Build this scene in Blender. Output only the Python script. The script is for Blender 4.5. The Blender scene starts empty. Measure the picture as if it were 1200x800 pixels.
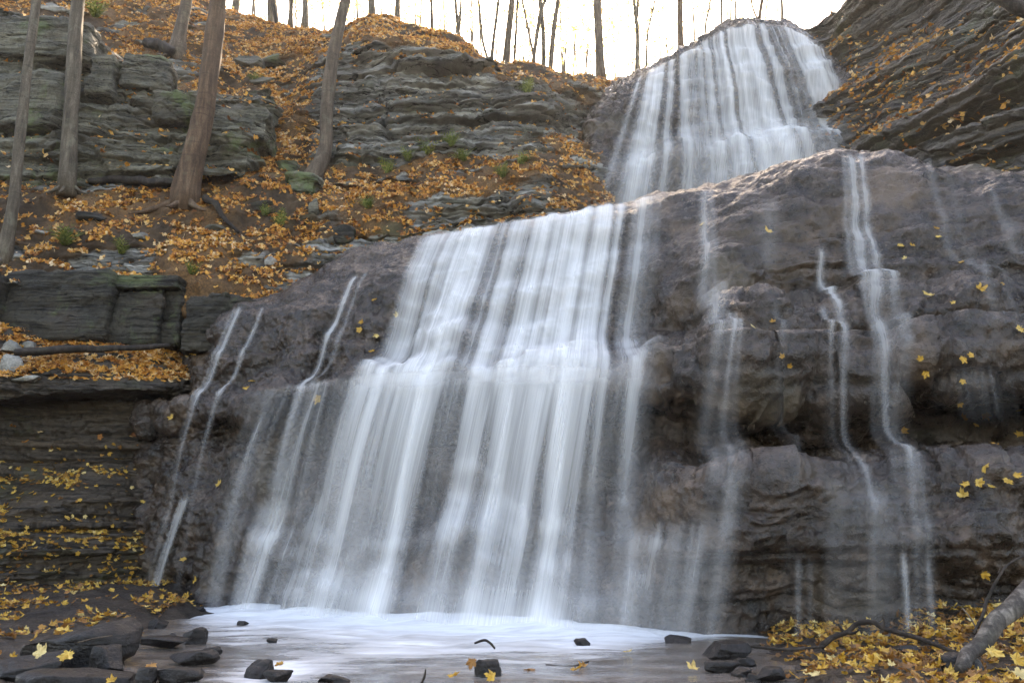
EXPOSURE = 2.85
HAZE = 0.0004
import bpy, math, random
import numpy as np
from mathutils import Vector
from mathutils.bvhtree import BVHTree

SC = bpy.context.scene
COL = SC.collection
RNG = np.random.default_rng(11)
random.seed(11)

# ------------------------------------------------------------------ camera
FPX, PITCH, CAMZ = 933.0, math.radians(14.42), 0.75
CP, SP = math.cos(PITCH), math.sin(PITCH)
cam_d = bpy.data.cameras.new('camera'); cam = bpy.data.objects.new('camera', cam_d)
COL.objects.link(cam); cam.location = (0, 0, CAMZ); cam.rotation_euler = (math.pi/2 + PITCH, 0, 0)
cam_d.sensor_width = 36.0; cam_d.lens = 28.0; cam_d.clip_start = 0.05; cam_d.clip_end = 2000
SC.camera = cam

def U(px, py, Y):
    """photo direction (px,py) followed out to world distance Y -> world point(s)"""
    px, py, Y = np.asarray(px, float), np.asarray(py, float), np.asarray(Y, float)
    a = (px-600.0)/FPX; b = (400.0-py)/FPX
    fy = CP - b*SP; fz = SP + b*CP
    s = Y/fy
    return np.stack([a*s, Y + 0*a, CAMZ + fz*s], -1)

def PR(P):
    """world -> photo pixel"""
    P = np.asarray(P, float); d = P[..., 1]*CP + (P[..., 2]-CAMZ)*SP; h = -P[..., 1]*SP + (P[..., 2]-CAMZ)*CP
    return 600 + FPX*P[..., 0]/d, 400 - FPX*h/d

# ------------------------------------------------------------------ noise
_g = np.random.default_rng(5).normal(size=(4096, 3)); _g /= np.linalg.norm(_g, axis=1)[:, None]
def _hash(ix, iy, iz):
    h = (ix*73856093) ^ (iy*19349663) ^ (iz*83492791)
    h = (h ^ (h >> 13))*1274126177
    return (h ^ (h >> 16)) & 4095
def perlin(P):
    P = np.asarray(P, float); sh = P.shape[:-1]; P = P.reshape(-1, 3)
    i = np.floor(P).astype(np.int64); f = P - i
    w = f*f*f*(f*(f*6-15)+10)
    out = 0
    for dx in (0, 1):
        for dy in (0, 1):
            for dz in (0, 1):
                g = _g[_hash(i[:, 0]+dx, i[:, 1]+dy, i[:, 2]+dz)]
                d = g[:, 0]*(f[:, 0]-dx)+g[:, 1]*(f[:, 1]-dy)+g[:, 2]*(f[:, 2]-dz)
                out = out + d*(w[:, 0] if dx else 1-w[:, 0])*(w[:, 1] if dy else 1-w[:, 1])*(w[:, 2] if dz else 1-w[:, 2])
    return (out*1.6).reshape(sh)
def fbm(P, oct=4, gain=0.5, lac=2.03):
    a, s, f = 1.0, 0, 1.0
    for k in range(oct):
        s = s + a*perlin(np.asarray(P)*f + 17.3*k); a *= gain; f *= lac
    return s
def ridge(P, oct=3):
    a, s, f = 1.0, 0, 1.0
    for k in range(oct):
        s = s + a*(1-2*np.abs(perlin(np.asarray(P)*f + 9.1*k))); a *= .5; f *= 2.1
    return s
def h1(k, seed=0.0):
    k = np.asarray(k, float)
    return np.modf(np.abs(np.sin(k*127.1 + seed*311.7)*43758.5453))[0]
def cells(P, seed=0):
    """cellular noise: (value per cell in [0,1), distance to the cell border)"""
    P = np.asarray(P, float); sh = P.shape[:-1]; P = P.reshape(-1, 3) + seed*7.31
    i = np.floor(P).astype(np.int64); f = P - i
    b1 = np.full(len(P), 9.0); b2 = np.full(len(P), 9.0); idb = np.zeros(len(P), np.int64)
    for dx in (-1, 0, 1):
        for dy in (-1, 0, 1):
            for dz in (-1, 0, 1):
                h = _hash(i[:, 0]+dx, i[:, 1]+dy, i[:, 2]+dz); g = _g[h]*.45+.5
                d = (f[:, 0]-dx-g[:, 0])**2 + (f[:, 1]-dy-g[:, 1])**2 + (f[:, 2]-dz-g[:, 2])**2
                c = d < b1; b2 = np.where(c, b1, np.minimum(b2, d)); idb = np.where(c, h, idb); b1 = np.where(c, d, b1)
    return ((idb*2654435761 & 65535)/65536.0).reshape(sh), (np.sqrt(b2)-np.sqrt(b1)).reshape(sh)
def fract(P, s, seed=0, crack=.5):
    """fractured rock: angular pieces standing proud or set back, with open cracks"""
    v, e = cells(P*np.array(s), seed); t = sst(0, .10, e)
    return (v-.5)*t - crack*(1-sst(0, .07, e))
def sst(a, b, x):
    t = np.clip((np.asarray(x, float)-a)/(b-a), 0, 1); return t*t*(3-2*t)
def blur(A, n, axis):
    if n < 1: return A
    k = np.hanning(2*n+3)[1:-1]; k /= k.sum()
    A = np.moveaxis(A, axis, 0); p = np.concatenate([np.repeat(A[:1], n, 0), A, np.repeat(A[-1:], n, 0)], 0)
    o = sum(k[j]*p[j:j+A.shape[0]] for j in range(2*n+1))
    return np.moveaxis(o, 0, axis)

# ------------------------------------------------------------------ interpolation and lofts
def pchip(x, y, xn):
    x = np.asarray(x, float); y = np.asarray(y, float); xn = np.asarray(xn, float)
    h = np.diff(x); sh = (-1,)+(1,)*(y.ndim-1)
    d = np.diff(y, axis=0)/h.reshape(sh)
    m = np.zeros_like(y)
    if len(x) > 2:
        p = d[:-1]*d[1:]
        w1 = (2*h[1:]+h[:-1]).reshape(sh); w2 = (h[1:]+2*h[:-1]).reshape(sh)
        with np.errstate(divide='ignore', invalid='ignore'):
            mm = (w1+w2)/(w1/d[:-1]+w2/d[1:])
        m[1:-1] = np.where(p > 0, mm, 0)
    m[0] = d[0]; m[-1] = d[-1]
    k = np.clip(np.searchsorted(x, xn, side='right')-1, 0, len(x)-2)
    hk = h[k].reshape((-1,)+(1,)*(y.ndim-1)); t = ((xn-x[k])/h[k]).reshape((-1,)+(1,)*(y.ndim-1))
    return ((1+2*t)*(1-t)**2)*y[k] + t*(1-t)**2*hk*m[k] + t*t*(3-2*t)*y[k+1] + t*t*(t-1)*hk*m[k+1]

def loft(rows, nu, dens, back=None):
    """rows: control rows of (px,py,Y), all of one length; dens: samples per metre going up"""
    rows = [np.array(r, float) for r in rows]
    pts = [U(r[:, 0], r[:, 1], r[:, 2]) for r in rows]
    if back is not None: pts.append(pts[-1] + np.array(back))
    k = len(pts[0])
    mid = np.mean(pts, 0); su = np.concatenate([[0], np.cumsum(np.linalg.norm(np.diff(mid, axis=0), axis=1))])
    sn = np.linspace(0, su[-1], nu)
    R = np.stack([pchip(su, p, sn) for p in pts], 0)                 # rows x nu x 3
    seg = np.linalg.norm(np.diff(R, axis=0), axis=2).mean(1)
    sv = np.concatenate([[0], np.cumsum(np.maximum(seg, 1e-3))])
    vs = [np.linspace(sv[i], sv[i+1], max(3, int((min(seg[i], 3.0))*dens)), endpoint=False) for i in range(len(seg))]
    vn = np.concatenate(vs + [[sv[-1]]])
    return pchip(sv, R, vn), vn

def gnormal(P, flip=False):
    du = np.gradient(P, axis=1); dv = np.gradient(P, axis=0)
    n = np.cross(du, dv); n /= np.linalg.norm(n, axis=2)[..., None]+1e-12
    return -n if flip else n

def grid_mesh(name, P, attrs=None, smooth=True):
    nv, nu = P.shape[:2]
    idx = np.arange(nv*nu).reshape(nv, nu)
    q = np.stack([idx[:-1, :-1], idx[:-1, 1:], idx[1:, 1:], idx[1:, :-1]], -1).reshape(-1, 4)
    return raw_mesh(name, P.reshape(-1, 3), q, attrs, smooth)

def raw_mesh(name, V, F, attrs=None, smooth=True, mat_idx=None):
    """V (n,3); F (m,k) all of one size"""
    V = np.ascontiguousarray(V, np.float32); F = np.ascontiguousarray(F, np.int32)
    me = bpy.data.meshes.new(name); k = F.shape[1]
    me.vertices.add(len(V)); me.vertices.foreach_set('co', V.ravel())
    me.loops.add(F.size); me.loops.foreach_set('vertex_index', F.ravel())
    me.polygons.add(len(F)); me.polygons.foreach_set('loop_start', np.arange(0, F.size, k, dtype=np.int32))
    me.update(calc_edges=True); me.validate(verbose=False)
    for nm, (typ, dom, val) in (attrs or {}).items():
        at = me.attributes.new(nm, typ, dom)
        at.data.foreach_set('vector' if typ == 'FLOAT_VECTOR' else 'value', np.ascontiguousarray(val, np.float32).ravel())
    me.polygons.foreach_set('use_smooth', np.full(len(F), smooth, dtype=bool))
    return me

def obj(name, me, mat=None, parent=None, label=None, cat=None, group=None, kind=None, loc=None):
    o = bpy.data.objects.new(name, me); COL.objects.link(o)
    if mat is not None and me is not None and not me.materials: me.materials.append(mat)
    if parent is not None: o.parent = parent
    if label: o['label'] = label
    if cat: o['category'] = cat
    if group: o['group'] = group
    if kind: o['kind'] = kind
    if loc is not None: o.location = loc
    return o

# ------------------------------------------------------------------ material helpers
def mat_new(name):
    m = bpy.data.materials.new(name); m.use_nodes = True
    nt = m.node_tree; nt.nodes.clear()
    out = nt.nodes.new('ShaderNodeOutputMaterial')
    return m, nt, out
class NT:
    def __init__(s, nt): s.nt = nt
    def n(s, t, **kw):
        nd = s.nt.nodes.new('ShaderNode'+t)
        for k, v in kw.items():
            if k.startswith('i_'):
                nd.inputs[k[2:].replace('_', ' ')].default_value = v
            else: setattr(nd, k, v)
        return nd
    def l(s, a, b): s.nt.links.new(a, b)
    def noise(s, vec, scale, detail=4, rough=.55, dist=0.0):
        nd = s.n('TexNoise'); nd.inputs['Scale'].default_value = scale; nd.inputs['Detail'].default_value = detail
        nd.inputs['Roughness'].default_value = rough; nd.inputs['Distortion'].default_value = dist
        if vec is not None: s.l(vec, nd.inputs['Vector'])
        return nd.outputs['Fac']
    def mapping(s, vec, scale, rot=(0, 0, 0)):
        nd = s.n('Mapping'); nd.inputs['Scale'].default_value = scale; nd.inputs['Rotation'].default_value = rot
        s.l(vec, nd.inputs['Vector']); return nd.outputs['Vector']
    def ramp(s, fac, stops, interp='LINEAR'):
        nd = s.n('ValToRGB'); cr = nd.color_ramp; cr.interpolation = interp
        while len(cr.elements) < len(stops): cr.elements.new(.5)
        for e, (p, c) in zip(cr.elements, stops):
            e.position = p; e.color = (*c, 1) if len(c) == 3 else c
        s.l(fac, nd.inputs['Fac']); return nd.outputs['Color']
    def math(s, op, a, b=None, clamp=False):
        nd = s.n('Math', operation=op, use_clamp=clamp)
        for i, v in enumerate((a, b)):
            if v is None: continue
            if isinstance(v, (int, float)): nd.inputs[i].default_value = v
            else: s.l(v, nd.inputs[i])
        return nd.outputs[0]
    def maprange(s, v, a, b, c=0.0, d=1.0, smooth=True):
        nd = s.n('MapRange', interpolation_type='SMOOTHSTEP' if smooth else 'LINEAR')
        nd.inputs['From Min'].default_value = a; nd.inputs['From Max'].default_value = b
        nd.inputs['To Min'].default_value = c; nd.inputs['To Max'].default_value = d
        s.l(v, nd.inputs['Value']); return nd.outputs['Result']
    def mixc(s, fac, a, b, blend='MIX'):
        nd = s.n('Mix', data_type='RGBA', blend_type=blend)
        if isinstance(fac, (int, float)): nd.inputs[0].default_value = fac
        else: s.l(fac, nd.inputs[0])
        for i, v in ((6, a), (7, b)):
            if isinstance(v, tuple): nd.inputs[i].default_value = (*v, 1)
            else: s.l(v, nd.inputs[i])
        return nd.outputs[2]
    def bump(s, h, strength=.5, dist=.05, nrm=None):
        nd = s.n('Bump'); nd.inputs['Strength'].default_value = strength; nd.inputs['Distance'].default_value = dist
        s.l(h, nd.inputs['Height'])
        if nrm is not None: s.l(nrm, nd.inputs['Normal'])
        return nd.outputs['Normal']
    def attr(s, name, out='Fac'):
        nd = s.n('Attribute', attribute_name=name); return nd.outputs[out]
    def coord(s):
        return s.n('NewGeometry').outputs['Position']
    def principled(s, col, rough, nrm=None, spec=.5, **kw):
        nd = s.n('BsdfPrincipled')
        for i, v in (('Base Color', col), ('Roughness', rough)):
            if isinstance(v, tuple): nd.inputs[i].default_value = (*v, 1)
            elif isinstance(v, (int, float)): nd.inputs[i].default_value = v
            else: s.l(v, nd.inputs[i])
        nd.inputs['Specular IOR Level'].default_value = spec
        for k, v in kw.items(): nd.inputs[k.replace('_', ' ')].default_value = v
        if nrm is not None: s.l(nrm, nd.inputs['Normal'])
        return nd.outputs['BSDF']
def mk_wet_rock():
    m, nt, out = mat_new('wet_tufa'); k = NT(nt); P = k.coord()
    a = k.noise(P, .55, 4, .6); b = k.noise(P, 3.2, 6, .65, .4); c = k.noise(P, 17, 5, .65); e = k.noise(P, 55, 3, .6)
    c1 = k.ramp(b, [(.30, (.004, .0026, .0019)), (.46, (.021, .0132, .0092)), (.58, (.044, .0290, .0207)), (.74, (.110, .075, .056))])
    c2 = k.ramp(c, [(.32, (.32, .31, .31)), (.5, (.95, .94, .94)), (.68, (1.55, 1.5, 1.46))])
    col = k.mixc(1.0, c1, c2, 'MULTIPLY')
    rust = k.maprange(k.noise(P, 1.1, 5, .6), .52, .72)
    col = k.mixc(k.math('MULTIPLY', rust, .55), col, (.16, .105, .068))
    moss = k.maprange(a, .56, .72)
    col = k.mixc(k.math('MULTIPLY', moss, .35), col, (.055, .06, .036))
    st = k.noise(k.mapping(P, (9, 9, .9)), 1.0, 4, .6)
    col = k.mixc(k.math('MULTIPLY', k.maprange(st, .45, .7), .45), col, (.035, .027, .025))
    h = k.math('ADD', k.math('MULTIPLY', b, .9), k.math('ADD', k.math('MULTIPLY', c, .55), k.math('MULTIPLY', e, .28)))
    vor = k.n('TexVoronoi'); vor.inputs['Scale'].default_value = 11; k.l(P, vor.inputs['Vector'])
    h = k.math('ADD', h, k.math('MULTIPLY', vor.outputs['Distance'], .5))
    nrm = k.bump(h, .9, .045)
    ro = k.maprange(k.math('ADD', k.math('MULTIPLY', c, .6), k.math('MULTIPLY', a, .4)), .3, .7, .14, .50)
    k.l(k.principled(col, ro, nrm, .42), out.inputs['Surface']); return m

def mk_strata(name, tint, mossy=.3, dark=.5, rough=.75, spec=.3):
    m, nt, out = mat_new(name); k = NT(nt); P = k.coord()
    wob = k.n('VectorMath', operation='ADD'); k.l(P, wob.inputs[0])
    nz = k.n('TexNoise'); nz.inputs['Scale'].default_value = .5; k.l(P, nz.inputs['Vector'])
    sc = k.n('VectorMath', operation='SCALE'); sc.inputs['Scale'].default_value = .16; k.l(nz.outputs['Color'], sc.inputs[0]); k.l(sc.outputs[0], wob.inputs[1])
    W = wob.outputs[0]
    lay = k.noise(k.mapping(W, (.35, .35, 7)), 1.0, 6, .62)
    lay2 = k.noise(k.mapping(W, (1.2, 1.2, 26)), 1.0, 4, .6)
    sp = k.noise(P, 2.2, 6, .65); fine = k.noise(P, 24, 4, .65)
    t = tint
    col = k.ramp(lay, [(.25, tuple(x*.30 for x in t)), (.45, tuple(x*.72 for x in t)), (.58, t), (.75, tuple(min(1, x*1.55) for x in t))])
    col = k.mixc(1.0, col, k.ramp(sp, [(.3, (.55, .56, .58)), (.52, (1, 1, 1)), (.75, (1.3, 1.25, 1.18))]), 'MULTIPLY')
    col = k.mixc(1.0, col, k.ramp(fine, [(.3, (.7, .7, .7)), (.7, (1.25, 1.25, 1.25))]), 'MULTIPLY')
    bn = k.maprange(k.noise(P, .9, 5, .6), .50, .68)
    col = k.mixc(k.math('MULTIPLY', bn, dark), col, (.05, .036, .027))
    ms = k.maprange(k.noise(P, .75, 6, .7, .5), .53, .66)
    col = k.mixc(k.math('MULTIPLY', ms, mossy), col, (.088, .118, .042))
    cn = k.noise(k.mapping(W, (.55, .55, 9)), 1.0, 4, .6, .3); cr = k.maprange(k.math('ABSOLUTE', k.math('SUBTRACT', cn, .5)), .0, .022)
    jn = k.noise(k.mapping(W, (4.5, 4.5, 1.4)), 1.0, 3, .6, .3); jr = k.maprange(k.math('ABSOLUTE', k.math('SUBTRACT', jn, .5)), .0, .010, .45, 1)
    col = k.mixc(1.0, col, k.ramp(k.math('MULTIPLY', cr, jr), [(0, (.14, .13, .12)), (1, (1, 1, 1))]), 'MULTIPLY')
    h = k.math('ADD', k.math('MULTIPLY', lay2, .8), k.math('ADD', k.math('MULTIPLY', k.math('ADD', lay, k.math('MULTIPLY', k.math('MULTIPLY', cr, jr), .5)), .8), k.math('ADD', k.math('MULTIPLY', fine, .35), k.math('MULTIPLY', sp, .6))))
    nrm = k.bump(h, .85, .06)
    k.l(k.principled(col, k.maprange(sp, .3, .7, rough-.2, rough+.12), nrm, spec), out.inputs['Surface']); return m

def mk_slope():
    """hillside: soil and duff on the flatter ground, bedded rock where it is steep (by the surface's own slope attribute)"""
    m, nt, out = mat_new('hillside_soil_and_rock'); k = NT(nt); P = k.coord()
    sp = k.noise(P, 3, 6, .65); fine = k.noise(P, 30, 4, .7); big = k.noise(P, .6, 4, .6)
    soil = k.ramp(sp, [(.28, (.010, .007, .005)), (.5, (.030, .020, .013)), (.72, (.085, .054, .032))])
    duff = k.ramp(fine, [(.35, (.06, .032, .015)), (.55, (.22, .105, .036)), (.72, (.40, .21, .08))])
    soil = k.mixc(k.maprange(big, .38, .62, .05, .55), soil, duff)
    W = k.mapping(P, (.35, .35, 7)); lay = k.noise(W, 1.0, 6, .62, .3); lay2 = k.noise(k.mapping(P, (1.2, 1.2, 24)), 1.0, 4, .6)
    rock = k.ramp(lay, [(.26, (.030, .027, .025)), (.42, (.100, .096, .088)), (.56, (.215, .208, .190)), (.72, (.40, .385, .35))])
    rock = k.mixc(1.0, rock, k.ramp(k.noise(P, 2.0, 6, .65), [(.3, (.5, .5, .52)), (.52, (1, 1, 1)), (.75, (1.25, 1.2, 1.12))]), 'MULTIPLY')
    rock = k.mixc(k.math('MULTIPLY', k.maprange(k.noise(P, .9, 5, .6), .5, .66), .5), rock, (.06, .045, .034))
    cn = k.noise(k.mapping(P, (.5, .5, 8)), 1.0, 4, .6, .3); cr = k.maprange(k.math('ABSOLUTE', k.math('SUBTRACT', cn, .5)), .0, .024)
    jn = k.noise(k.mapping(P, (4, 4, 1.3)), 1.0, 3, .6, .3); jr = k.maprange(k.math('ABSOLUTE', k.math('SUBTRACT', jn, .5)), .0, .010, .5, 1)
    crk = k.math('MULTIPLY', cr, jr)
    rock = k.mixc(1.0, rock, k.ramp(crk, [(0, (.14, .13, .12)), (1, (1, 1, 1))]), 'MULTIPLY')
    f = k.maprange(k.math('ADD', k.attr('rocky'), k.math('MULTIPLY', k.math('SUBTRACT', sp, .5), .9)), .35, .62)
    col = k.mixc(f, soil, rock)
    ms = k.maprange(k.noise(P, .8, 6, .7, .5), .56, .68)
    col = k.mixc(k.math('MULTIPLY', ms, .35), col, (.055, .07, .026))
    h = k.math('ADD', k.math('MULTIPLY', sp, .8), k.math('ADD', k.math('MULTIPLY', fine, .5), k.math('MULTIPLY', k.math('ADD', lay2, k.math('MULTIPLY', crk, .6)), k.math('MULTIPLY', f, .9))))
    k.l(k.principled(col, .85, k.bump(h, .8, .06), .25), out.inputs['Surface']); return m

def mk_bed():
    m, nt, out = mat_new('creek_bed'); k = NT(nt); P = k.coord()
    a = k.noise(P, 2.5, 6, .65); f = k.noise(P, 22, 5, .65)
    col = k.ramp(a, [(.3, (.007, .005, .004)), (.5, (.018, .013, .010)), (.72, (.045, .032, .022))])
    col = k.mixc(1.0, col, k.ramp(f, [(.3, (.6, .6, .6)), (.7, (1.4, 1.35, 1.3))]), 'MULTIPLY')
    h = k.math('ADD', k.math('MULTIPLY', a, .8), k.math('MULTIPLY', f, .4))
    k.l(k.principled(col, k.maprange(f, .3, .7, .35, .75), k.bump(h, .8, .05), .3), out.inputs['Surface']); return m

def mk_boulder(name, base, wet=False, moss=.25):
    m, nt, out = mat_new(name); k = NT(nt); P = k.coord()
    a = k.noise(P, 1.6, 6, .65); b = k.noise(P, 7, 6, .65); f = k.noise(P, 40, 4, .65)
    col = k.ramp(b, [(.28, tuple(x*.4 for x in base)), (.5, base), (.74, tuple(x*1.6 for x in base))])
    col = k.mixc(1.0, col, k.ramp(f, [(.3, (.65, .65, .65)), (.7, (1.3, 1.3, 1.3))]), 'MULTIPLY')
    col = k.mixc(k.math('MULTIPLY', k.maprange(a, .46, .62), .6), col, tuple(x*.38 for x in base))
    col = k.mixc(k.math('MULTIPLY', k.maprange(k.noise(P, 1.1, 6, .7, .6), .50, .64), moss), col, (.06, .082, .03))
    lay = k.noise(k.mapping(P, (1.5, 1.5, 14)), 1.0, 5, .6)
    h = k.math('ADD', k.math('MULTIPLY', b, .8), k.math('ADD', k.math('MULTIPLY', f, .3), k.math('MULTIPLY', lay, .6)))
    ro = k.maprange(b, .3, .7, .28, .6) if wet else k.maprange(b, .3, .7, .6, .9)
    k.l(k.principled(col, ro, k.bump(h, .8, .05), .28 if wet else .3), out.inputs['Surface']); return m

def mk_leaf(name, stops, trans=.35, rough=.6):
    m, nt, out = mat_new(name); k = NT(nt)
    r = k.attr('tone'); P = k.coord()
    col = k.ramp(r, stops)
    col = k.mixc(1.0, col, k.ramp(k.noise(P, 35, 3, .6), [(.3, (.7, .66, .6)), (.6, (1.1, 1.1, 1.1))]), 'MULTIPLY')
    pb = k.principled(col, rough, None, .35)
    tr = k.n('BsdfTranslucent'); k.l(col, tr.inputs['Color'])
    mx = k.n('MixShader'); mx.inputs[0].default_value = trans
    k.l(pb, mx.inputs[1]); k.l(tr.outputs[0], mx.inputs[2]); k.l(mx.outputs[0], out.inputs['Surface']); return m

def mk_bark(name, base, pale, lichen=.3):
    m, nt, out = mat_new(name); k = NT(nt); P = k.coord()
    a = k.noise(k.mapping(P, (14, 14, 2.2)), 1.0, 5, .65, .4); b = k.noise(P, 4.5, 5, .7); f = k.noise(P, 45, 4, .65)
    ring = k.noise(k.mapping(P, (2, 2, 22)), 1.0, 3, .6)
    col = k.ramp(a, [(.28, tuple(x*.45 for x in base)), (.5, base), (.72, pale)])
    col = k.mixc(1.0, col, k.ramp(f, [(.3, (.7, .7, .7)), (.7, (1.25, 1.25, 1.25))]), 'MULTIPLY')
    col = k.mixc(k.math('MULTIPLY', k.maprange(b, .5, .68), lichen), col, (.17, .17, .12))
    col = k.mixc(k.math('MULTIPLY', k.maprange(ring, .56, .70), .6), col, tuple(x*.4 for x in base))
    h = k.math('ADD', k.math('MULTIPLY', a, .9), k.math('ADD', k.math('MULTIPLY', f, .3), k.math('MULTIPLY', ring, .3)))
    k.l(k.principled(col, .8, k.bump(h, .8, .03), .25), out.inputs['Surface']); return m

def mk_veil(name, top=.97):
    """long-exposure falling water: soft white where much of it passed, clear where little did"""
    m, nt, out = mat_new(name); k = NT(nt)
    d = k.attr('dens'); F = k.attr('flow', 'Vector')
    n = k.math('ADD', k.math('MULTIPLY', k.noise(k.mapping(F, (46, 1, .35)), 1.0, 2, .6), .6), k.math('MULTIPLY', k.noise(k.mapping(F, (110, 1, .6)), 1.0, 1, .5), .4))
    a = k.math('MULTIPLY', k.math('MULTIPLY', k.math('POWER', d, 1.35), k.maprange(n, .32, .68, .66, 1.16, False)), top, True)
    df = k.n('BsdfDiffuse'); df.inputs['Color'].default_value = (.93, .93, .94, 1)
    tr = k.n('BsdfTranslucent'); tr.inputs['Color'].default_value = (.93, .93, .94, 1)
    mx = k.n('MixShader'); mx.inputs[0].default_value = .45; k.l(df.outputs[0], mx.inputs[1]); k.l(tr.outputs[0], mx.inputs[2])
    tp = k.n('BsdfTransparent')
    fin = k.n('MixShader'); k.l(a, fin.inputs[0]); k.l(tp.outputs[0], fin.inputs[1]); k.l(mx.outputs[0], fin.inputs[2])
    k.l(fin.outputs[0], out.inputs['Surface']); return m

def mk_pool():
    m, nt, out = mat_new('creek_water'); k = NT(nt); P = k.coord()
    fo = k.attr('foam'); 
    w = k.noise(k.mapping(P, (1.3, 4.5, 1), (0, 0, .25)), 1.0, 4, .6, .6); w2 = k.noise(k.mapping(P, (5, 15, 1), (0, 0, .25)), 1.0, 3, .6, .5)
    a = k.math('ADD', fo, k.math('ADD', k.math('MULTIPLY', k.math('SUBTRACT', w, .5), .9), k.math('MULTIPLY', k.math('SUBTRACT', w2, .5), .35)))
    f = k.maprange(a, .12, .95)
    brown = k.ramp(k.noise(P, 1.3, 4, .6), [(.3, (.05, .036, .027)), (.55, (.10, .075, .056)), (.75, (.17, .125, .085))])
    brown = k.mixc(k.maprange(w, .35, .7, 0, .4), brown, (.26, .24, .23))
    col = k.mixc(f, brown, (.62, .63, .65))
    ro = k.maprange(f, 0, 1, .13, .75)
    h = k.math('ADD', w, k.math('MULTIPLY', w2, .4))
    k.l(k.principled(col, ro, k.bump(h, .28, .05), .5), out.inputs['Surface']); return m

def mk_mist(name):
    m, nt, out = mat_new(name); k = NT(nt); d = k.attr('dens'); P = k.coord()
    n = k.noise(k.mapping(P, (1.5, 1.5, 2.2)), 1.0, 4, .6, .6)
    a = k.math('MULTIPLY', d, k.maprange(n, .30, .62), True)
    df = k.n('BsdfDiffuse'); df.inputs['Color'].default_value = (.86, .87, .89, 1)
    tr = k.n('BsdfTranslucent'); tr.inputs['Color'].default_value = (.86, .87, .89, 1)
    mx = k.n('MixShader'); mx.inputs[0].default_value = .5; k.l(df.outputs[0], mx.inputs[1]); k.l(tr.outputs[0], mx.inputs[2])
    tp = k.n('BsdfTransparent'); f = k.n('MixShader'); k.l(a, f.inputs[0]); k.l(tp.outputs[0], f.inputs[1]); k.l(mx.outputs[0], f.inputs[2])
    k.l(f.outputs[0], out.inputs['Surface']); return m

M = dict(
    rock=mk_wet_rock(), slope=mk_slope(), bed=mk_bed(), pool=mk_pool(),
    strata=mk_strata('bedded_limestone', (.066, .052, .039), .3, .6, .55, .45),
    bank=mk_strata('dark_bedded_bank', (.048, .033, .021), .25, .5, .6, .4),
    upper=mk_strata('mossy_grey_cliff', (.128, .118, .090), .85, .5),
    block=mk_strata('dark_mossy_block', (.034, .029, .021), .55, .5),
    stone=mk_boulder('pale_stone', (.24, .225, .20), False, .15),
    wet=mk_boulder('wet_black_stone', (.011, .008, .007), True, .0),
    litter=mk_leaf('fallen_leaf_litter', [(0, (.07, .028, .012)), (.22, (.24, .085, .022)), (.46, (.54, .22, .040)), (.66, (.66, .34, .065)), (.85, (.66, .43, .19)), (1, (.74, .58, .40))], .3),
    yellow=mk_leaf('yellow_maple_leaf', [(0, (.12, .055, .02)), (.25, (.30, .13, .028)), (.6, (.54, .31, .045)), (.85, (.64, .43, .11)), (1, (.68, .56, .30))], .3, .45),
    green=mk_leaf('green_weed', [(0, (.06, .085, .02)), (.5, (.13, .17, .04)), (1, (.26, .27, .07))], .4),
    crown=mk_leaf('autumn_crown', [(0, (.62, .44, .16)), (.5, (.74, .62, .26)), (1, (.66, .66, .32))], .75),
    bark=mk_bark('grey_brown_bark', (.080, .056, .039), (.16, .12, .087)),
    pale=mk_bark('pale_grey_bark', (.082, .063, .045), (.165, .134, .100)),
    brown=mk_bark('red_brown_bark', (.080, .046, .027), (.155, .095, .058), .15),
    dead=mk_bark('dark_wet_wood', (.020, .014, .011), (.055, .040, .030), .1),
    log=mk_bark('peeling_wet_log', (.05, .04, .034), (.20, .17, .145), .1),
    mist=mk_mist('splash_mist'),
)
def strata_off(P, thick, warp=.25, seed=0.0, blk=0.0):
    """bed-by-bed offset in [-1,1]: each bed sticks out or recedes on its own, broken into blocks along the face"""
    z = P[..., 2] + warp*perlin(np.stack([P[..., 0]*.25, P[..., 1]*.25, P[..., 2]*.1+seed], -1))
    zz = z/thick + .7*perlin(np.stack([z/thick*.37, 0*z+seed, 0*z], -1))
    L = np.floor(zz); f = zz - L
    al = P[..., 0]*.8 + P[..., 1]*.6
    def lay(Lk):
        o = h1(Lk, seed)*1.1 + perlin(np.stack([al*.45, Lk*3.7, 0*al+seed], -1))*.9 - .5
        if blk:
            bl = al/(blk*(.6+.8*h1(Lk, seed+2))) + h1(Lk, seed+1)*9 + .35*perlin(np.stack([al*1.3, z*1.6, 0*al+seed], -1)); bi = np.floor(bl); bf = bl-bi
            o = o + .60*(h1(bi*1.7+Lk*5.1, seed+3)-.5)*sst(0, .12, np.minimum(bf, 1-bf)) - .35*(1-sst(0, .06, np.minimum(bf, 1-bf)))
        return o
    t = sst(.86, 1.0, f)
    o = lay(L)*(1-t) + lay(L+1)*t
    o = o - .75*(1-sst(0, .12, np.minimum(f, 1-f)+.03))*(.3+.7*sst(-.3, .3, perlin(np.stack([al*.8, L*2.1, 0*al+seed+4], -1))))   # dark seam between beds, broken along its length
    return o

def flatn(N):
    n = N.copy(); n[..., 2] = 0; return n/(np.linalg.norm(n, axis=2)[..., None]+1e-6)

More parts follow.
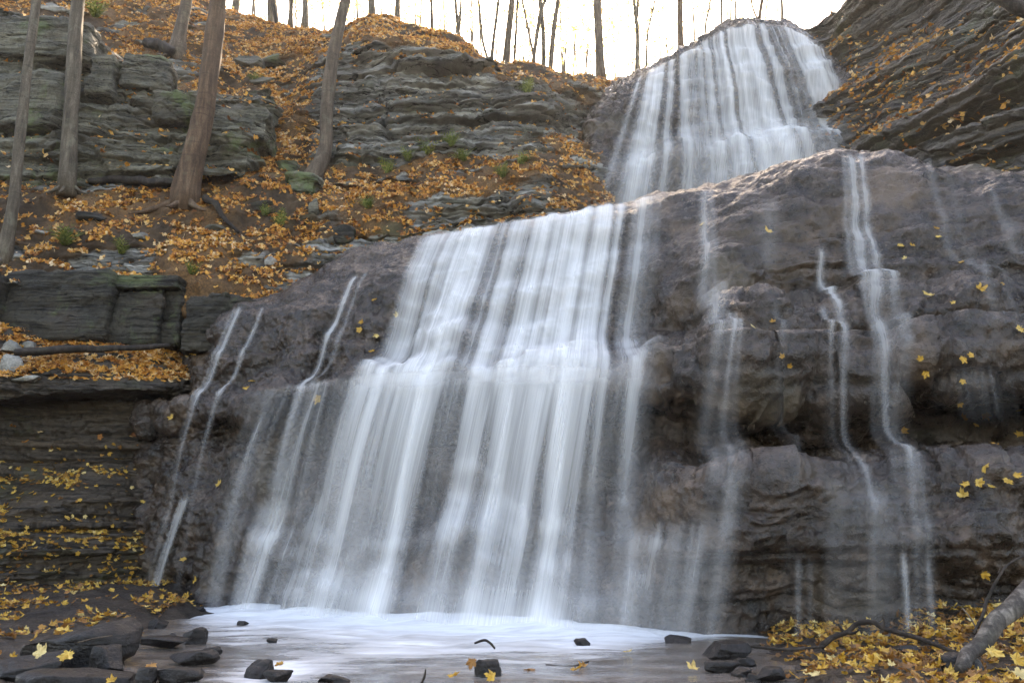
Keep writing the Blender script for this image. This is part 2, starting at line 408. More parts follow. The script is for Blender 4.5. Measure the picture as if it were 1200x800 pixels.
# ---- the main rock of the falls (two tiers)
A_rows = [
 [(90,721,13.20),(170,724,12.40),(240,730,11.00),(300,736,10.20),(430,740,9.30),(600,750,8.30),(750,766,7.60),(850,766,7.38),(1000,764,7.28),(1100,762,7.28),(1200,760,7.18),(1400,764,7.08)],
 [(100,655,12.80),(165,655,12.10),(235,655,10.90),(300,655,10.20),(430,655,9.40),(600,660,8.50),(750,665,7.75),(850,655,7.22),(1000,650,6.92),(1100,655,6.87),(1200,660,6.82),(1400,660,6.72)],
 [(120,590,12.80),(180,590,12.00),(240,585,11.10),(300,575,10.70),(430,575,9.90),(600,585,8.90),(750,590,8.10),(850,566,7.19),(1000,562,6.99),(1100,564,6.99),(1200,558,6.89),(1400,556,6.74)],
 [(130,550,12.90),(190,550,12.10),(250,540,11.40),(300,535,11.00),(430,540,10.20),(600,545,9.20),(750,550,8.45),(850,546,7.59),(1000,543,7.44),(1100,545,7.44),(1200,538,7.34),(1400,536,7.14)],
 [(135,525,13.0),(195,525,12.2),(250,520,11.7),(300,515,11.3),(430,512,10.5),(600,515,9.5),(750,530,8.9),(850,530,8.55),(1000,530,8.35),(1100,530,8.4),(1200,525,8.4),(1400,520,8.2)],
 [(140,500,12.9),(198,505,12.1),(255,496,11.6),(300,490,11.3),(430,474,10.5),(600,468,9.6),(750,482,9.0),(850,482,9.0),(940,482,8.9),(1050,464,8.6),(1150,452,8.75),(1400,440,8.5)],
 [(140,490,12.6),(200,497,11.8),(255,488,11.0),(300,481,10.6),(430,462,9.8),(600,452,8.9),(750,462,8.25),(850,468,7.9),(940,464,7.85),(1050,446,7.75),(1150,434,7.5),(1400,420,7.3)],
 [(142,478,12.5),(203,486,11.7),(258,476,10.9),(305,467,10.5),(430,447,9.7),(600,437,8.9),(750,440,8.25),(850,425,7.85),(940,420,7.8),(1050,420,7.7),(1150,408,7.45),(1400,400,7.2)],
 [(143,472,12.6),(205,480,11.9),(262,468,11.2),(310,460,10.9),(430,443,10.1),(600,432,9.3),(750,432,8.55),(850,362,7.95),(940,356,7.95),(1050,362,7.85),(1150,350,7.6),(1400,340,7.3)],
 [(146,466,12.8),(208,470,12.1),(265,455,11.5),(315,445,11.1),(430,428,10.4),(600,418,9.5),(750,415,8.8),(850,340,8.5),(940,335,8.45),(1050,341,8.08),(1150,331,7.85),(1400,325,7.6)],
 [(150,455,12.9),(212,440,12.2),(272,405,11.7),(325,385,11.3),(430,362,10.8),(600,345,10.0),(750,330,9.3),(850,292,8.8),(940,275,8.6),(1040,262,8.45),(1150,250,8.2),(1400,245,7.8)],
 [(155,445,13.0),(218,415,12.4),(280,365,11.9),(335,345,11.6),(440,307,11.2),(580,281,10.7),(720,256,10.0),(850,226,9.3),(960,192,8.9),(1050,190,8.75),(1140,206,8.6),(1400,215,8.2)],
 [(160,440,13.4),(222,400,12.8),(286,352,12.4),(345,331,12.1),(440,289,11.7),(575,265,11.2),(712,243,10.6),(850,212,9.8),(970,177,9.4),(1055,178,9.3),(1140,198,9.2),(1400,205,8.8)],
 [(170,440,14.0),(230,398,13.6),(292,350,13.2),(350,330,13.0),(445,288,12.6),(575,265,12.2),(712,243,11.6),(850,213,10.8),(970,180,10.4),(1055,181,10.3),(1140,200,10.2),(1400,207,9.8)],
]
FAST_RES = 1.0
PA, _ = loft(A_rows, int(760*FAST_RES), 52*FAST_RES, back=(0.3, 4.5, 1.6))
_q = np.stack([PA[..., 0], 0*PA[..., 0], 0*PA[..., 0]], -1)
PA[..., 2] += sst(.8, 1.8, PA[..., 2])*sst(4.6, 3.4, PA[..., 2])*(.13*perlin(_q*.8+2.2) + .10*perlin(_q*2.1+5) + .05*perlin(_q*5.3))   # ledges are not level
PA[..., 1] += sst(.8, 1.8, PA[..., 2])*sst(4.6, 3.4, PA[..., 2])*(.18*perlin(_q*1.1+12) + .10*perlin(_q*2.9+15))
N = gnormal(PA)
if N[:, :, 1].mean() > 0: N = -N
rt = sst(640, 900, PR(PA)[0])                                           # the right-hand side is more ledgy
d = .22*fbm(PA*np.array([.9, .9, 1.1]), 3) + .055*fbm(PA*np.array([2.2, 2.2, 3.4])+3, 3) + .024*ridge(PA*np.array([4., 4., 6.5])+8, 3) + .022*fbm(PA*13, 3, .6)
lowq = np.maximum(.35+.65*sst(1.2, 2.2, PA[..., 2]), .8*rt); topq = 1-.75*sst(-.2, .3, N[..., 2])*sst(3.2, 4.5, PA[..., 2])
d = d*(.45+.55*topq) + lowq*topq*((.06+.20*rt)*strata_off(PA, .50, .3, 3.0) + (.014+.040*rt)*strata_off(PA, .15, .25, 7.0) + (.02+.05*rt)*fract(PA, (.9, .9, 2.6), 8, .3))
d = d + .035*np.maximum(0, perlin(PA*3.1+40))*2
PA = PA + N*(d-.06*sst(3.5, 5, PA[..., 2]))[..., None]
me = grid_mesh('rock_face', PA); o_rock = obj('rock_ledge', me, M['rock'], kind='structure')
o_rock['label'] = 'dark wet rounded rock ledges the waterfall runs over'

# ---- the rock behind the top fall
B_rows = [
 [(640,280,17.5),(662,268,15.3),(700,260,14.6),(770,252,14.3),(830,232,14.2),(890,212,14.1),(940,196,14.0),(985,190,14.1),(1040,195,14.8)],
 [(650,228,17.5),(668,222,15.2),(708,212,14.6),(770,201,14.4),(830,187,14.3),(890,176,14.2),(940,170,14.2),(985,170,14.3),(1040,174,15)],
 [(653,220,17.6),(672,212,15.5),(712,201,15.0),(770,190,14.9),(830,176,14.8),(890,165,14.7),(940,160,14.7),(985,160,14.6),(1040,164,15.1)],
 [(672,162,17.6),(690,156,15.7),(726,148,15.4),(780,132,15.3),(835,115,15.3),(890,105,15.3),(940,102,15.2),(980,110,15.1),(1040,112,15.3)],
 [(705,118,17.8),(722,112,16.0),(750,102,15.9),(795,78,15.9),(845,54,15.9),(890,42,15.9),(930,46,15.8),(968,72,15.6),(1040,77,15.7)],
 [(718,106,18.3),(742,95,16.6),(765,85,16.5),(803,64,16.5),(850,38,16.5),(892,31,16.5),(925,36,16.4),(962,58,16.3),(1040,62,16.2)],
 [(720,106,19.2),(745,95,17.6),(768,85,17.5),(806,65,17.5),(853,39,17.5),(894,32,17.5),(926,37,17.4),(962,60,17.3),(1040,64,17.2)],
]
PB, _ = loft(B_rows, 300, 40, back=(0, 9, .3))
N = gnormal(PB); N = -N if N[:, :, 1].mean() > 0 else N
d = .14*fbm(PB*.9, 3) + .10*ridge(PB*np.array([2.2, 2.2, 1.6]), 3) + .05*fbm(PB*6, 3) + .05*strata_off(PB, .5, .3, 4.0)
PB = PB + N*d[..., None]
o_top = obj('rock_headwall', grid_mesh('rock_headwall', PB), M['rock'], kind='structure')
o_top['label'] = 'rough dark rock wall behind the top fall'

# ---- right-hand bedded cliff
C_rows = [
 [(900,245,15.0),(970,232,13.9),(1020,232,12.6),(1080,240,11.3),(1140,255,10.3),(1200,265,9.6),(1320,290,8.4),(1500,330,7.0)],
 [(915,165,15.4),(975,158,14.6),(1020,158,13.3),(1080,165,11.9),(1140,170,10.9),(1200,170,10.1),(1320,170,8.9),(1500,170,7.4)],
 [(925,105,15.9),(972,100,15.3),(1020,92,14.1),(1080,88,12.7),(1140,82,11.6),(1200,72,10.7),(1320,45,9.4),(1500,10,7.9)],
 [(930,62,16.4),(968,57,15.9),(1020,46,14.9),(1080,30,13.5),(1140,8,12.4),(1200,-20,11.5),(1320,-75,10.1),(1500,-140,8.5)],
 [(930,42,16.9),(958,26,16.5),(995,-2,15.8),(1055,-60,14.6),(1115,-110,13.6),(1180,-150,12.6),(1320,-230,11.2),(1500,-300,9.4)],
]
PC, _ = loft(C_rows, 460, 56, back=(2.5, 7, 1.2))
N = gnormal(PC); N = -N if N[:, :, 1].mean() > 0 else N
d0 = .20*fbm(PC*.6, 3) + .03*fbm(PC*6, 3)
d = .34*strata_off(PC, .62, .15, 11.0, 1.9) + .20*strata_off(PC, .20, .10, 12.0, 1.3) + .10*fract(PC, (1.1, 1.1, 3.2), 1) + .05*fract(PC, (3, 3, 9), 2)
PC = PC + N*d0[..., None] + flatn(N)*d[..., None]
o_right = obj('cliff', grid_mesh('right_cliff', PC), M['strata'], kind='structure')
o_right['label'] = 'layered grey cliff beside the top of the waterfall'

# ---- hillside with the central cliff
H_rows = [
 [(-420,440,9.5),(-120,420,11.2),(0,410,12.1),(100,410,12.2),(200,410,12.4),(300,410,12.6),(380,365,12.5),(450,318,12.7),(520,302,12.6),(600,296,12.4),(680,296,12.4),(770,296,12.5)],
 [(-420,380,9.6),(-120,360,11.0),(0,352,11.9),(100,352,12.0),(200,358,12.1),(300,372,12.3),(380,345,12.6),(450,305,12.8),(520,292,12.7),(600,284,12.5),(680,280,12.5),(770,280,12.6)],
 [(-420,310,9.9),(-120,318,11.3),(0,318,12.0),(100,320,12.1),(200,326,12.2),(300,338,12.4),(380,305,12.8),(450,276,12.9),(520,270,12.9),(600,264,12.8),(680,262,13.2),(770,262,14.4)],
 [(-420,220,10.8),(-120,262,12.0),(0,262,12.5),(100,266,12.6),(200,276,12.8),(300,284,13.0),(380,275,13.2),(450,262,13.2),(520,256,13.0),(600,250,13.0),(680,240,13.6),(770,240,15.0)],
 [(-420,140,11.8),(-120,224,13.0),(0,222,13.3),(100,220,13.4),(200,220,13.6),(300,216,13.9),(380,226,13.9),(450,230,13.8),(520,222,13.5),(600,212,13.5),(680,208,14.4),(770,208,16.0)],
 [(-420,90,13.0),(-120,200,14.2),(0,200,14.3),(100,195,14.4),(200,185,14.7),(300,176,15.2),(380,192,15.0),(450,190,14.9),(520,178,14.8),(600,165,14.8),(670,152,15.8),(770,142,18.0)],
 [(-420,20,14.2),(-120,140,15.8),(0,140,15.9),(100,136,16.0),(200,130,16.3),(300,128,16.8),(380,140,15.7),(450,128,15.4),(520,124,15.3),(600,122,15.2),(690,118,16.6),(770,110,18.6)],
 [(-420,-60,16.0),(-120,60,17.3),(0,64,17.4),(100,66,17.5),(200,68,17.7),(300,82,18.2),(376,86,16.6),(450,64,15.8),(520,72,15.6),(600,96,15.5),(690,108,17.0),(770,98,19.0)],
 [(-420,-120,18),(-120,-30,19.6),(0,-25,19.8),(100,-16,20.2),(200,-2,20.6),(270,20,21.0),(376,43,18.6),(450,34,17.2),(520,47,16.8),(600,86,16.3),(690,99,17.6),(770,92,19.6)],
 [(-420,-125,20),(-120,-32,21.6),(0,-26,21.8),(100,-17,22.2),(200,-3,22.6),(270,20,23.0),(376,43,20.6),(450,34,19.2),(520,48,18.8),(600,87,18.3),(690,100,19.6),(770,93,21.6)],
]
PH, _ = loft(H_rows, 660, 46, back=(0, 30, 1.0))
N = gnormal(PH); N = -N if N[:, :, 1].mean() > 0 else N
hx, hy = PR(PH)
nz = blur(blur(N[..., 2], 6, 0), 6, 1)
rocky = sst(.62, .42, nz)*sst(330, 400, hx) * sst(23, 19, PH[..., 1])
patch = sst(.10, .45, fbm(PH*np.array([.5, .5, 1.2])+21, 3))*sst(.84, .66, nz)
rocky = np.clip(rocky + .75*patch*sst(25, 20, PH[..., 1]), 0, 1)
d = .16*fbm(PH*.7, 3) + .07*fbm(PH*2.4, 3) + .03*fbm(PH*8, 2)
dr = rocky*(.30*strata_off(PH, .50, .25, 21.0, 1.9) + .20*strata_off(PH, .17, .15, 22.0, 1.1) + .12*fract(PH, (1.1, 1.1, 4.0), 3) + .06*fract(PH, (3.2, 3.2, 10), 4))
PH = PH + N*d[..., None] + flatn(N)*dr[..., None]
NH = gnormal(PH); NH = -NH if NH[:, :, 1].mean() > 0 else NH
o_hill = obj('hillside', grid_mesh('hillside', PH, {'rocky': ('FLOAT', 'POINT', rocky)}), M['slope'], kind='structure')
o_hill['label'] = 'leaf covered gorge slope with a bedded cliff'

# ---- upper-left blocky cliff
F_rows = [
 [(-420,240,11.10),(-150,232,12.70),(0,232,13.30),(60,226,13.40),(120,218,13.50),(165,212,13.60),(220,210,13.70),(288,204,13.80),(315,198,15.30)],
 [(-420,150,11.20),(-150,150,12.80),(0,150,13.40),(60,145,13.50),(120,145,13.60),(165,150,13.70),(220,150,13.80),(292,150,14.00),(322,150,15.50)],
 [(-420,60,11.40),(-150,70,13.00),(0,72,13.60),(60,82,13.70),(120,94,13.80),(160,108,14.00),(220,112,14.30),(288,122,14.50),(316,122,15.90)],
 [(-420,-30,11.70),(-150,5,13.30),(0,14,13.90),(60,38,14.00),(120,66,14.10),(160,100,14.40),(220,104,14.80),(282,114,15.00),(308,114,16.30)],
]
PF, _ = loft(F_rows, 400, 60, back=(0.1, 2.8, .9))
N = gnormal(PF); N = -N if N[:, :, 1].mean() > 0 else N
d0 = .10*fbm(PF*.8, 3) + .035*fbm(PF*6, 3)
d = .22*strata_off(PF, .70, .2, 31.0, 1.9) + .13*strata_off(PF, .19, .15, 32.0, 1.1) + .22*fract(PF, (.75, .75, 1.7), 5, .35) + .11*fract(PF, (1.9, 1.9, 5.0), 6, .4)
PF = PF + N*d0[..., None] + flatn(N)*d[..., None]
o_up = obj('cliff', grid_mesh('upper_cliff', PF), M['upper'], kind='structure')
o_up['label'] = 'mossy blocky cliff high on the wooded slope'

# ---- lower-left bank: leafy shelf over undercut thin beds
G_rows = [
 [(-300,735,8.6),(-60,722,10.4),(0,718,10.8),(60,714,11.1),(110,712,11.4),(170,710,11.9),(240,710,12.6)],
 [(-300,660,8.8),(-60,655,10.6),(0,655,11.0),(60,652,11.3),(110,650,11.6),(170,652,12.0),(240,650,12.7)],
 [(-300,612,9.0),(-60,606,10.8),(0,602,11.2),(60,598,11.4),(110,592,11.6),(170,598,12.1),(240,590,12.8)],
 [(-300,598,9.4),(-60,592,11.1),(0,586,11.5),(60,570,11.8),(110,560,12.0),(170,556,12.4),(240,550,12.9)],
 [(-300,560,9.8),(-60,556,11.5),(0,552,11.9),(60,545,12.1),(110,540,12.2),(170,535,12.5),(240,520,13.0)],
 [(-300,480,9.7),(-60,478,11.4),(0,476,11.8),(60,470,12.0),(110,464,12.1),(170,462,12.2),(240,480,12.9)],
 [(-300,462,9.1),(-60,464,10.8),(0,464,11.2),(60,458,11.4),(110,455,11.5),(170,456,11.6),(240,470,12.6)],
 [(-300,440,9.1),(-60,446,10.85),(0,446,11.25),(60,446,11.4),(110,446,11.55),(170,446,11.7),(240,446,12.6)],
 [(-300,410,9.4),(-60,415,11.2),(0,416,11.55),(60,420,11.7),(110,424,11.8),(170,424,11.95),(240,424,12.7)],
 [(-300,370,9.8),(-60,380,11.5),(0,384,11.85),(60,392,12.0),(110,398,12.05),(170,404,12.2),(240,404,12.8)],
 [(-300,330,10.2),(-60,352,11.9),(0,356,12.25),(60,364,12.4),(110,370,12.45),(170,376,12.6),(240,380,13.1)],
]
PG, _ = loft(G_rows, 320, 64)
N = gnormal(PG); N = -N if N[:, :, 1].mean() > 0 else N
gsteep = sst(.7, .4, blur(N[..., 2], 4, 0))
d0 = .08*fbm(PG*.9, 3) + .03*fbm(PG*6, 3)
d = gsteep*(.15*strata_off(PG, .30, .2, 41.0, 1.6) + .09*strata_off(PG, .11, .12, 42.0, .8) + .08*fract(PG, (1.4, 1.4, 6), 7))
PG = PG + N*d0[..., None] + flatn(N)*d[..., None]
NG = gnormal(PG); NG = -NG if NG[:, :, 1].mean() > 0 else NG
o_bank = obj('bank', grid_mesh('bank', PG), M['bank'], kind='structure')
o_bank['label'] = 'dark undercut bank of thin rock beds under a leafy shelf'

# ---- creek bed and pool
def axis(a, b, n, far):
    c = np.linspace(a, b, n); s = np.geomspace(.25, far, 14)
    return np.concatenate([a - s[::-1], c, b + s])
gx, gy = axis(-9, 9, 260, 80), axis(1.5, 14, 200, 80)
GX, GY = np.meshgrid(gx, gy)
def bed_z(X, Y):
    q = np.stack([X, Y, 0*X], -1)
    right = sst(.75, 2.2, X - .12*(Y-5) + .25*perlin(q*.8))*(.30+.25*sst(2.5, 4.5, X))
    left = sst(-1.75, -3.3, X + .22*(Y-5.0) + .3*perlin(q*.7+5))*.30
    leftfar = sst(-3.0, -4.4, X + .10*(Y-9))*.18*sst(7, 10, Y)
    z = -.24 + right + left + leftfar + .05*fbm(q*1.3, 3) + .03*fbm(q*5, 3) + .03*(X < -1)*fract(q, (3, 3, 1), 9, .3)
    z = np.where(Y > 13.8, -.3, z)
    return z + .35*sst(1.5, -3, Y)*0
o_bed = obj('ground', grid_mesh('creek_bed', np.stack([GX, GY, bed_z(GX, GY)], -1)[::-1]), M['bed'], kind='structure')
o_bed['label'] = 'dark creek bed'
xs = np.linspace(-9, 9, 260); ys = np.concatenate([np.linspace(-30, 3, 20), np.linspace(3.1, 13.5, 240)])
WX, WY = np.meshgrid(xs, ys)
base = np.interp(WX, PA[0, :, 0], PA[0, :, 1])
dd = np.clip(base - WY, 0, 9)
pxw = PR(np.stack([WX, WY, 0*WX], -1))[0]
q = np.stack([WX, WY, 0*WX], -1)
reach = 2.9*sst(130, 290, pxw)*sst(880, 560, pxw) + .22
foam = np.exp(-(dd/reach)**1.5)*sst(130, 220, pxw)*(1-.25*sst(700, 1150, pxw))
foam = foam*.92 + .20*np.exp(-((WX+1.55-.45*(WY-5.2))/.42)**2)*sst(4.2, 5.0, WY)*sst(7.4, 6.2, WY) + .3*np.exp(-((WX+1.45)/.25)**2)*sst(6.0, 5.2, WY)
foam = np.clip(foam, 0, 1)
WZ = .018*fbm(q*np.array([.9, 2.0, 1]), 3) + .03*foam*fbm(q*2, 2) + .06*np.exp(-(dd/.5)**2)*sst(220, 300, pxw)*sst(820, 700, pxw)
o_pool = obj('water', grid_mesh('pool', np.stack([WX, WY, WZ], -1), {'foam': ('FLOAT', 'POINT', foam)}), M['pool'], kind='structure')
o_pool['label'] = 'brown creek pool with white foam at the foot of the falls'
# ------------------------------------------------------------------ where a line of sight meets a surface
class Depth:
    """first-hit distance of a surface, used to set things ON it at their real distance"""
    def __init__(s, P, cell=3.0, x0=-430, x1=1500, y0=-260, y1=800):
        s.c, s.x0, s.y0 = cell, x0, y0
        w, h = int((x1-x0)/cell), int((y1-y0)/cell)
        D = np.full((h, w), 1e9); p = P.reshape(-1, 3); x, y = PR(p)
        i, j = ((y-y0)/cell).astype(int), ((x-x0)/cell).astype(int)
        ok = (i >= 0) & (i < h) & (j >= 0) & (j < w) & (p[:, 1] > 1)
        np.minimum.at(D, (i[ok], j[ok]), p[ok, 1])
        for it in range(6):                                        # close small gaps
            S = np.pad(D, 1, constant_values=1e9)
            st = np.stack([S[a:a+h, b:b+w] for a in range(3) for b in range(3)])
            cnt = (st < 1e8).sum(0); me = np.where(st < 1e8, st, 0).sum(0)/np.maximum(cnt, 1)
            D = np.where((D > 1e8) & (cnt >= 3), me, D)
        for r in range(h-2, -1, -1):                               # above the silhouette: carry the lip's distance up
            D[r] = np.where(D[r] > 1e8, D[r+1], D[r])
        s.D = D
    def __call__(s, px, py):
        x = np.clip((np.asarray(px, float)-s.x0)/s.c - .5, 0, s.D.shape[1]-1.01); y = np.clip((np.asarray(py, float)-s.y0)/s.c - .5, 0, s.D.shape[0]-1.01)
        i, j = y.astype(int), x.astype(int); fy, fx = y-i, x-j; D = s.D
        v = np.stack([D[i, j], D[i, j+1], D[i+1, j], D[i+1, j+1]]); v = np.where(v > 1e8, np.nan, v)
        w = np.stack([(1-fy)*(1-fx), (1-fy)*fx, fy*(1-fx), fy*fx])
        w = np.where(np.isnan(v), 0, w)
        r = np.nansum(np.nan_to_num(v)*w, 0)/np.maximum(w.sum(0), 1e-9)
        return np.where(w.sum(0) < 1e-6, np.nan, r)
DA, DB, DH, DC, DG, DF = Depth(PA), Depth(PB), Depth(PH), Depth(PC), Depth(PG), Depth(PF)


def empty(name, loc, label=None, cat=None, group=None):
    o = bpy.data.objects.new(name, None); COL.objects.link(o); o.location = loc; o.empty_display_size = .1
    if label: o['label'] = label
    if cat: o['category'] = cat
    if group: o['group'] = group
    return o
def child(name, me, mat, root):
    o = obj(name, me, mat, root); o.location = -Vector(root.location); return o
WG = 'silky streams of the waterfall'
VE, VF = mk_veil('falling_water'), mk_veil('thin_water', .82)

class Face:
    """the rock as a field of distances over (x, z): where falling water touches it, leaves it and runs"""
    def __init__(s, P, x0, x1, z0, z1, h=.03, hx=.012, hz=.024, off=.055, throw=.10):
        s.x0, s.z1 = x0, z1; s.hx, s.hz = hx, hz
        w, n = int((x1-x0)/h), int((z1-z0)/h)
        D = np.full((n, w), 1e9); p = P.reshape(-1, 3)
        i, j = ((z1-p[:, 2])/h).astype(int), ((p[:, 0]-x0)/h).astype(int); ok = (i >= 0) & (i < n) & (j >= 0) & (j < w)
        np.minimum.at(D, (i[ok], j[ok]), p[ok, 1])
        for it in range(10):
            S = np.pad(D, 1, constant_values=1e9); st = np.stack([S[a:a+n, b:b+w] for a in range(3) for b in range(3)])
            cnt = (st < 1e8).sum(0); D = np.where((D > 1e8) & (cnt >= 3), np.where(st < 1e8, st, 0).sum(0)/np.maximum(cnt, 1), D)
        for r in range(n-2, -1, -1): D[r] = np.where(D[r] > 1e8, np.minimum(D[r+1]+.04, 60), D[r])
        for r in range(1, n): D[r] = np.where(D[r] > 1e8, D[r-1], D[r])
        S = np.pad(D, 1, mode='edge'); Dm = np.min(np.stack([S[a:a+n, b:b+w] for a in range(3) for b in range(3)]), 0); S = np.pad(Dm, ((1, 1), (0, 0)), mode='edge'); Dm = np.minimum(Dm, np.minimum(S[2:], S[:-2]))
        Ws = Dm.copy(); drop = np.zeros(w); out = np.zeros_like(Ws)
        for r in range(1, n):
            Ws[r] = np.minimum(Dm[r], Ws[r-1]); fr = Dm[r]-Ws[r] > .02
            drop = np.where(fr, drop+h, drop*.8); out[r] = throw*(1-np.exp(-drop/.3))
        Ws = blur(blur(blur(Ws - out, 4, 1), 6, 0), 5, 0); Ws = np.minimum(Ws, Dm) - off
        Ysm = blur(blur(D, 2, 0), 2, 1)
        s.nx, s.nz = int((x1-x0)/hx), int((z1-z0)/hz)
        X = x0 + (np.arange(s.nx)+.5)*hx; Z = z1 - (np.arange(s.nz)+.5)*hz; s.X, s.Z = X, Z
        def up(A):
            fi = np.clip((z1-Z)/h-.5, 0, n-1.01); fj = np.clip((X-x0)/h-.5, 0, w-1.01)
            i, j = fi.astype(int), fj.astype(int); a, b = (fi-i)[:, None], (fj-j)[None]
            return A[i][:, j]*(1-a)*(1-b)+A[i+1][:, j]*a*(1-b)+A[i][:, j+1]*(1-a)*b+A[i+1][:, j+1]*a*b
        s.Y = up(Ysm); s.W = up(Ws); s.free = up((Dm-Ws-off > .07).astype(float)) > .5
        s.Yx = np.gradient(s.Y, hx, axis=1); s.Yz = -np.gradient(s.Y, hz, axis=0); s.Yt = blur(blur(s.Yz, 9, 1), 2, 0)
        s.slope = np.clip(-s.Yx*s.Yz/(1+s.Yx**2), -.9, .9); s.broad = blur(blur(s.slope, 40, 1), 20, 0)
    def flow(s, xs, zs, q, rng, s0=0.0, kick=.08, kmean=0.0, stick=.18, jit=.012, zend=-9, steer=.25, tilt=.20):
        """many drops let go at (xs, zs): they slide down the rock, fall free from its lips and scatter where they land"""
        x = xs.copy(); sl = np.zeros(len(x))+s0; kmean = np.asarray(kmean, float); was = np.zeros(len(x), bool); D = np.zeros((s.nz, s.nx))
        o = np.argsort(-zs); x, sl, zz, q = x[o], sl[o], zs[o], q[o]; tilt = np.asarray(tilt, float); tilt = tilt[o] if tilt.ndim else tilt
        for r in range(s.nz):
            if s.Z[r] < zend: break
            m = int(np.searchsorted(-zz, -s.Z[r], side='right'))
            if not m: continue
            j = np.clip(((x[:m]-s.x0)/s.hx).astype(int), 0, s.nx-2)
            fr = s.free[r, j]; t = (tilt if np.ndim(tilt) == 0 else tilt[:m]) + steer*(s.slope[r, j]-s.broad[r, j])
            land = was[:m] & ~fr
            a = sl[:m]; a = np.where(fr, a*.992, a + stick*(t-a) + rng.normal(size=m)*jit)
            a = a + np.where(land, (kmean if np.ndim(kmean) == 0 else kmean[o][:m]) + rng.normal(size=m)*kick, 0)
            lip = (~was[:m]) & fr; a = a + np.where(lip, (kmean if np.ndim(kmean) == 0 else kmean[o][:m])*.6 + rng.normal(size=m)*kick*.45, 0)
            sl[:m] = np.clip(a, -.9, .9); was[:m] = fr
            x[:m] = x[:m] - sl[:m]*s.hz
            f = (x[:m]-s.x0)/s.hx-.5; j = np.floor(f).astype(int); b = f-j; ok = (j >= 0) & (j < s.nx-1)
            wt = q[:m]*(1+.6*np.clip(s.Yt[r, np.clip(j, 0, s.nx-1)], 0, 1.6)*~fr)
            D[r] = np.bincount(j[ok], (wt*(1-b))[ok], s.nx)[:s.nx] + np.bincount(j[ok]+1, (wt*b)[ok], s.nx)[:s.nx]
        return D
    def mesh(s, name, D, off=0.0, sel=None, step=(1, 1), ripple=.012):
        D = D[::step[0], ::step[1]]; W = s.W[::step[0], ::step[1]]
        X, Z = np.meshgrid(s.X[::step[1]], s.Z[::step[0]])
        rp = perlin(np.stack([X*9, Z*.8, 0*X], -1))
        P = np.stack([X, W-off-ripple*rp, Z], -1)
        live = D > .012
        if sel is not None: live = live & sel(P)
        f = live[:-1, :-1] | live[1:, :-1] | live[:-1, 1:] | live[1:, 1:]
        idx = np.arange(D.size).reshape(D.shape)
        F = np.stack([idx[:-1, :-1][f], idx[1:, :-1][f], idx[1:, 1:][f], idx[:-1, 1:][f]], -1)
        u, inv = np.unique(F.ravel(), return_inverse=True)
        a = 1-np.exp(-D.ravel()[u])
        return raw_mesh(name, P.reshape(-1, 3)[u], inv.reshape(-1, 4), {'dens': ('FLOAT', 'POINT', a), 'flow': ('FLOAT_VECTOR', 'POINT', np.stack([P[..., 0]-.2*P[..., 2], P[..., 1]*0, P[..., 2]], -1).reshape(-1, 3)[u])})
FA = Face(PA, -7.6, 5.4, -.06, 6.9)
FB = Face(PB, 1.2, 7.4, 5.6, 14.6, .04, .018, .036, .08, .12)
def src(depth, pxs, pys):
    g = np.linspace(pxs.min(), pxs.max(), 60); o = np.argsort(pxs); yg = np.interp(g, pxs[o], pys[o])
    dg = np.nanmin(np.stack([depth(g, yg+k) for k in range(0, 10, 2)]), 0); dg = blur(dg, 4, 0)
    P = U(pxs, pys+2, np.interp(pxs, g, dg)); return P[:, 0], P[:, 2]
def strandq(u, n, lo, seed, rng):
    s_ = .7*perlin(np.stack([u*n, 0*u+seed, 0*u], -1)) + .7*perlin(np.stack([u*n*2.7, 0*u+seed+3, 0*u], -1)) + .6*perlin(np.stack([u*n*8, 0*u+seed+5, 0*u], -1))
    return (lo + (1-lo)*1.7*sst(-.45, .75, s_))*rng.lognormal(0, .55, len(u))
def soft(D, n=1, wide=0, amt=0.0):
    D = blur(D, n, 1)
    if wide: D = D*(1-amt) + amt*blur(blur(D, wide, 1), wide, 1)
    return blur(D, 1, 0)

wr = np.random.default_rng(77)
# -- the broad middle and lower cascade: one continuous flow off the second lip
N_ = 9000
u = wr.random(N_); pxs = 492 + 284*u + wr.normal(size=N_)*2
pys = np.interp(pxs, [430, 440, 575, 712, 850, 860], [292, 290, 266, 244, 213, 212]) - 3
xs, zs = src(DA, pxs, pys)
qt = np.interp(u, np.linspace(0, 1, 13), [.12, .7, .85, 1.1, 1.0, .9, .8, 1.0, .8, .95, .8, .35, .1])
wid = abs(np.interp(.95, np.sort(u), np.sort(xs))-np.interp(.05, np.sort(u), np.sort(xs)))/.9
q = 1.5*qt*strandq(u, 10, 0, 5.0, wr)*(wid/FA.hx)/N_
DM = FA.flow(xs, zs, q, wr, .20, .065, .15*(1-u)**2-.04, .10, .006, -9, .14, .20)
# the ledge spreads part of it far to the left
N_ = 2600; pxs = wr.uniform(300, 470, N_); pys = np.interp(pxs, [300, 430, 470], [462, 444, 440]) - 4
xs, zs = src(DA, pxs, pys); u = (pxs-300)/170
q = (.28+.55*u)*strandq(u, 10, .25, 9.0, wr)*(2.0/FA.hx)/N_
DL = FA.flow(xs, zs, q, wr, .22, .09, .10, .12, .010, -9, .2, .22)
lipy = lambda x: np.interp(x, [300, 430, 600, 750, 800], [466, 446, 437, 439, 452])
DMs = soft(DM, 1)
_PX = PR(np.stack([np.broadcast_to(FA.X, DM.shape), FA.W, np.broadcast_to(FA.Z[:, None], DM.shape)], -1))
def above(P): x, y = PR(P); return y < lipy(x)+3
def below(P): x, y = PR(P); return y >= lipy(x)-3
rowz = np.interp(FA.X, PA[0, :, 0], 0*PA[0, :, 0])
ZZ = FA.Z[:, None]
low = sst(2.9, 2.0, ZZ)
